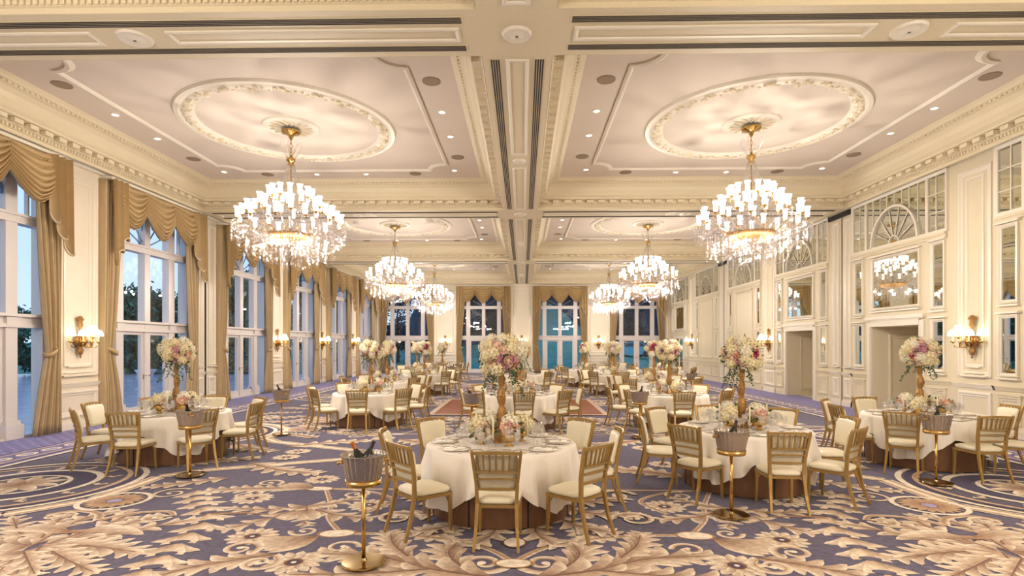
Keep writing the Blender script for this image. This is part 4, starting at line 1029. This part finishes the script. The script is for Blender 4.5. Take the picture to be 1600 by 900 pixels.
ROSE = [bloom_rose(1, FL[i]) for i in (1, 3, 4, 5, 0)]; HYD = [bloom_hyd(1, FL[i], i) for i in (0, 2, 0, 0)]
FLH = 1.02
def stand_mb():
    m = MB(); m.lathe([(.13, 0), (.13, .025), (.10, .04), (.105, .07), (.07, .10), (.045, .14), (.055, .20), (.075, .30), (.06, .38), (.035, .42), (.05, .45), (.065, .52), (.05, .60), (.03, .64), (.045, .68), (.05, .74), (.03, .78), (.04, .80)], 18, wob=lambda a, z: .2*cos(a*3+z*16)); m.v = [(p[0]*.78, p[1]*.78, p[2]) if p[2] > .05 else (p[0]*.92, p[1]*.92, p[2]) for p in m.v]; return m
STM = stand_mb().mesh('twisted_gold_stand', brassd, True)
def leaf_spray(seed, n_, cr, zc, trail=True):
    R = random.Random(seed); m = MB()
    def leaf(p, d, s_):
        u = d.normalized(); v = u.orthogonal().normalized(); v = (v*cos(R.uniform(0, 6))+u.cross(v)*sin(R.uniform(0, 6))).normalized(); m.add([tuple(p), tuple(p+u*s_*.5+v*s_*.28), tuple(p+u*s_), tuple(p+u*s_*.5-v*s_*.28)], [(0, 1, 2, 3)])
    for _ in range(n_):
        N_ = Vector((R.gauss(0, 1), R.gauss(0, 1), R.gauss(-.2, .8))).normalized(); p = Vector((0, 0, zc))+N_*cr*R.uniform(.85, 1.08); leaf(p, N_+Vector((0, 0, -.3)), R.uniform(.03, .06))
    if trail:
        for k in range(9):
            a = R.uniform(0, 6.28); P = [Vector((cr*.55*cos(a), cr*.55*sin(a), zc-cr*.7))]; Ln = R.randint(5, 11)
            for j in range(Ln): P.append(P[-1]+Vector((.012*cos(a), .012*sin(a), -.028)))
            m.tube(P, .002, 4)
            for q in P:
                for _ in range(3): leaf(q, Vector((R.gauss(0, 1), R.gauss(0, 1), -.6)), R.uniform(.025, .05))
    return m.mesh('foliage_sprays', leafm)
def arrangement(seed, nb, rad, zc, bsz, detail=True, stand=True, pinky=.5):
    R = random.Random(seed); t = thing('flower_arrangement' if stand else 'low_flower_bowl', 'x', 'flowers')
    if stand: o = bpy.data.objects.new('twisted_gold_stand', STM); COL.objects.link(o); o.parent = t
    else: mm = MB(); mm.lathe([(.03, 0), (.035, .004), (.012, .02), (.03, .035), (.055, .06), (.05, .09), (.045, .09), (.04, .06), (0, .05)], 16); mm.obj('gold_cup', brass, t, True)
    specs = []
    for k in range(nb):
        z = 1-(1.78 if stand else .95)*(k+.5)/nb; q = sqrt(max(0, 1-z*z)); a = k*2.39996+R.uniform(-.15, .15); N_ = Vector((q*cos(a), q*sin(a), z)); big = R.random() < .34
        me = R.choice(HYD) if big else ROSE[0 if R.random() < .35 else R.choice([1, 2, 1, 2, 0, 3] if R.random() < pinky else [0, 3, 4])]
        s_ = bsz*(R.uniform(1.0, 1.3) if big else R.uniform(.72, .95)); p = Vector((0, 0, zc))+Vector((N_.x*rad, N_.y*rad, N_.z*rad*.95))*R.uniform(.9, 1.06)
        specs.append((me, p, s_, N_))
    if stand: mm = MB(); mm.ico((0, 0, zc), rad*.86, 2, .05); mm.obj('moss_core', leafm, t)
    for me, p, s_, N_ in specs:
        o = bpy.data.objects.new(me.name.split('.')[0], me); COL.objects.link(o); o.parent = t; o.location = p; o.scale = (s_, s_, s_); o.rotation_euler = N_.to_track_quat('Z', 'Y').to_euler()
    if detail: o = bpy.data.objects.new('foliage_sprays', leaf_spray(seed, 110 if stand else 14, rad+bsz*.4, zc, stand)); COL.objects.link(o); o.parent = t
    if not detail: pass
    return Proto(t)
ARR = [arrangement(11, 64, .215, 1.00, .076), arrangement(12, 64, .215, 1.00, .076, pinky=.9)]
ARRF = arrangement(13, 34, .21, 1.00, .10, True, pinky=.95)
LOW = [arrangement(21, 7, .055, .12, .055, True, False), arrangement(22, 6, .05, .11, .05, True, False)]
# bucket, bottle and stand
def make_stand():
    t = thing('bucket_stand', 'x', 'stand'); m = MB(); m.lathe([(0, 0.014), (.185, .014), (.19, .02), (.19, .03), (.18, .036), (.03, .04), (.02, .06)], 40); m.obj('round_base', mat('brushed_brass', srgb(190, 165, 115), .12, 1), t, False)
    m = MB(); m.tube([(0, 0, .035), (0, 0, .68)], .017, 14); m.obj('pole', brass, t, True)
    m = MB(); m.lathe([(.017, .675), (.04, .688), (.145, .69), (.152, .70), (.155, .74), (.148, .74), (.143, .705), (0, .70)], 36); m.obj('tray_ring', brass, t, True); return Proto(t)
def make_bucket():
    t = thing('champagne_bucket', 'x', 'ice bucket'); rb = lambda a, z: .05*abs(cos(a*11))
    m = MB(); m.lathe([(0, .0), (.128, 0), (.133, .01), (.172, .19), (.180, .215), (.186, .22), (.186, .225), (.176, .222), (.168, .19), (.12, .02), (0, .015)], 176, wob=rb); m.obj('ribbed_bowl', bucketm, t, True)
    m = MB()
    for s_ in (-1, 1): m.tube([(s_*.165, -.03, .17), (s_*.205, -.02, .175), (s_*.21, .0, .165), (s_*.205, .02, .175), (s_*.165, .03, .17)], .008, 6); m.ico((s_*.21, 0, .165), .016, 1)
    m.obj('side_handles', brass, t, True)
    m = MB(); R = random.Random(5)
    for k in range(60): a = R.uniform(0, 6.28); r_ = .14*sqrt(R.random()); m.ico((r_*cos(a), r_*sin(a), .17+R.uniform(0, .03)), .02, 1, .3)
    m.obj('ice', wineg, t, kind='stuff'); return Proto(t)
def make_bottle(foil):
    t = thing('champagne_bottle', 'x', 'bottle'); m = MB(); m.lathe([(0, 0), (.042, 0), (.044, .02), (.044, .14), (.036, .18), (.018, .22), (.015, .25), (0, .25)], 16); m.obj('bottle_body', dgreen, t, True)
    m = MB(); m.lathe([(.0175, .225), (.0165, .27), (.019, .275), (.019, .29), (.0, .295)], 14); m.obj('neck_foil', foil, t, True); return Proto(t)
STN = make_stand(); BKT = make_bucket(); BT = [make_bottle(foilb), make_bottle(foilo)]
def bucket_stand(x, y, where, rz=0, b=(1,)):
    STN.put((x, y, .006), rz, 'tall brass bucket stand '+where); BKT.put((x, y, .706), rz, 'ribbed silver ice bucket on the stand '+where, scale=(1, 1, 1.14))
    for i in range(len(b)):
        q = (0.5, 2.6)[i]+rz; o = BT[b[i]].put((x-.03*cos(q), y-.03*sin(q), .80), q, 'dark bottle with %s foil leaning in the bucket %s' % (('dark', 'orange')[b[i]], where)); o.rotation_euler = (0, RAD(28), q)
for x, y, w_, r_, b in ((-1.295, 4.807, 'left of the front centre table', .4, (0, 1)), (2.38, 6.226, 'before the front right table', .2, (0,)), (5.71, 7.74, 'before the table by the alcove doorways', .3, (0,)), (-4.715, 7.98, 'before the front left window table', 2.2, (1, 0)), (-5.0, 11.69, 'alone near the long window wall', 2.4, (0,)),
                      (2.45, 11.4, 'left of the mid right table', .4, (0,)), (-.92, 11.0, 'left of the middle table', 2.3, (1,)), (5.65, 18.6, 'near the mirror wall beyond the tables', .4, (0,)), (-3.0, 24.3, 'by the far tables on the left', .4, (0, 1))):
    bucket_stand(x, y, w_, r_, b)

TABLES = [   # x, y, name, rotation of chairs (deg), detail 2 near / 1 middle / 0 far
 (-.17, 6.5, 'front centre table', 0, 2), (3.09, 7.72, 'front right table', -3, 2), (6.55, 9.2, 'table by the alcove doorways', 0, 2), (-5.8, 9.35, 'front left window table', 2, 2),
 (-3.58, 13.35, 'mid left table', 0, 2), (0.0, 12.95, 'middle table', 2, 2), (3.5, 13.1, 'mid right table', -2, 2),
 (-4.2, 17.5, 'left table beside the dance floor', 3, 1), (4.15, 17.4, 'right table beside the dance floor', 2, 1),
 (-3.75, 21.7, 'left table behind the dance floor', 0, 1), (0.0, 21.6, 'centre table behind the dance floor', 0, 1), (3.6, 21.7, 'right table behind the dance floor', 2, 1),
 (-4.9, 26.2, 'far left table', 0, 0), (2.95, 25.9, 'far right inner table', 0, 0), (6.3, 24.9, 'far right outer table', 3, 0), (4.7, 30.0, 'rearmost right table', 0, 0), (-4.3, 30.4, 'rearmost left table', 0, 0)]
SIDEN = {0: 'near side', 1: 'near right corner', 2: 'right side', 3: 'far right corner', 4: 'far side', 5: 'far left corner', 6: 'left side', 7: 'near left corner'}
RJ = random.Random(42)
for ti, (tx, ty, tn, rot, det) in enumerate(TABLES):
    TBL.put((tx, ty, .006), rot*.1, 'round table with bronze drum under white cloth, the '+tn)
    o = bpy.data.objects.new('tablecloth', CLOTH[ti % 4]); COL.objects.link(o); o.location = (tx, ty, .006); o['label'] = 'draped white cloth on the '+tn; o['category'] = 'tablecloth'
    TZ = .770
    (ARR[(ti+1) % 2] if det == 2 else ARRF).put((tx+.0, ty+.05, TZ), ti*1.1, 'tall ball of cream and pink flowers on gold stand, '+tn)
    for k in range(8):
        a = -pi/2+k*pi/4+RAD(rot)+RAD(RJ.uniform(-3, 3)); rr = 1.11+RJ.uniform(-.03, .05)
        CHR.put((tx+rr*cos(a), ty+rr*sin(a), .008), a+pi/2+RAD(RJ.uniform(-6, 6)), 'gold slat-back chair with ivory pad, %s, %s' % (SIDEN[k], tn))
        b = -pi/2+k*pi/4+RAD(rot)
        P = lambda r_, t_: (tx+r_*cos(b)-t_*sin(b), ty+r_*sin(b)+t_*cos(b), TZ-.005)
        sfx = ', %s seat, %s' % (SIDEN[k].replace(' side', '').replace(' corner', ''), tn)
        p = P(.66, 0); PLATE.put(p, b+pi/2, 'gold-rimmed white dinner plate'+sfx); NAPK.put((p[0], p[1], p[2]+.012), b+pi/2, 'folded white napkin'+sfx)
        GL1.put(P(.43, .10), 0, 'large red wine glass'+sfx); GL2.put(P(.47, .19), 0, 'smaller white wine glass'+sfx)
        if det >= 1: SIDE.put(P(.58, -.25), 0, 'small bread plate'+sfx)
        if det == 2:
            GL3.put(P(.38, .20), 0, 'champagne flute'+sfx)
            KNIFE.put(P(.67, .185), b+pi/2, 'table knife'+sfx); FORK.put(P(.67, -.185), b+pi/2, 'table fork'+sfx)
    nlow = 4 if det == 2 else 2
    for k in range(nlow):
        a = RAD(-68+k*360/nlow+ti*13); LOW[k % 2].put((tx+.25*cos(a), ty+.25*sin(a), TZ-.004), a, 'gold cup of cream roses %s the stand, %s' % (('in front of', 'right of', 'behind', 'left of')[k if nlow == 4 else k*2], tn), scale=1.6)
        a2 = RAD(-105+k*360/nlow+ti*9); CANDLE.put((tx+.31*cos(a2), ty+.31*sin(a2), TZ-.004), 0, 'ivory taper candle, %s the flower stand, %s' % (('in front of', 'right of', 'behind', 'left of')[k if nlow == 4 else k*2], tn))
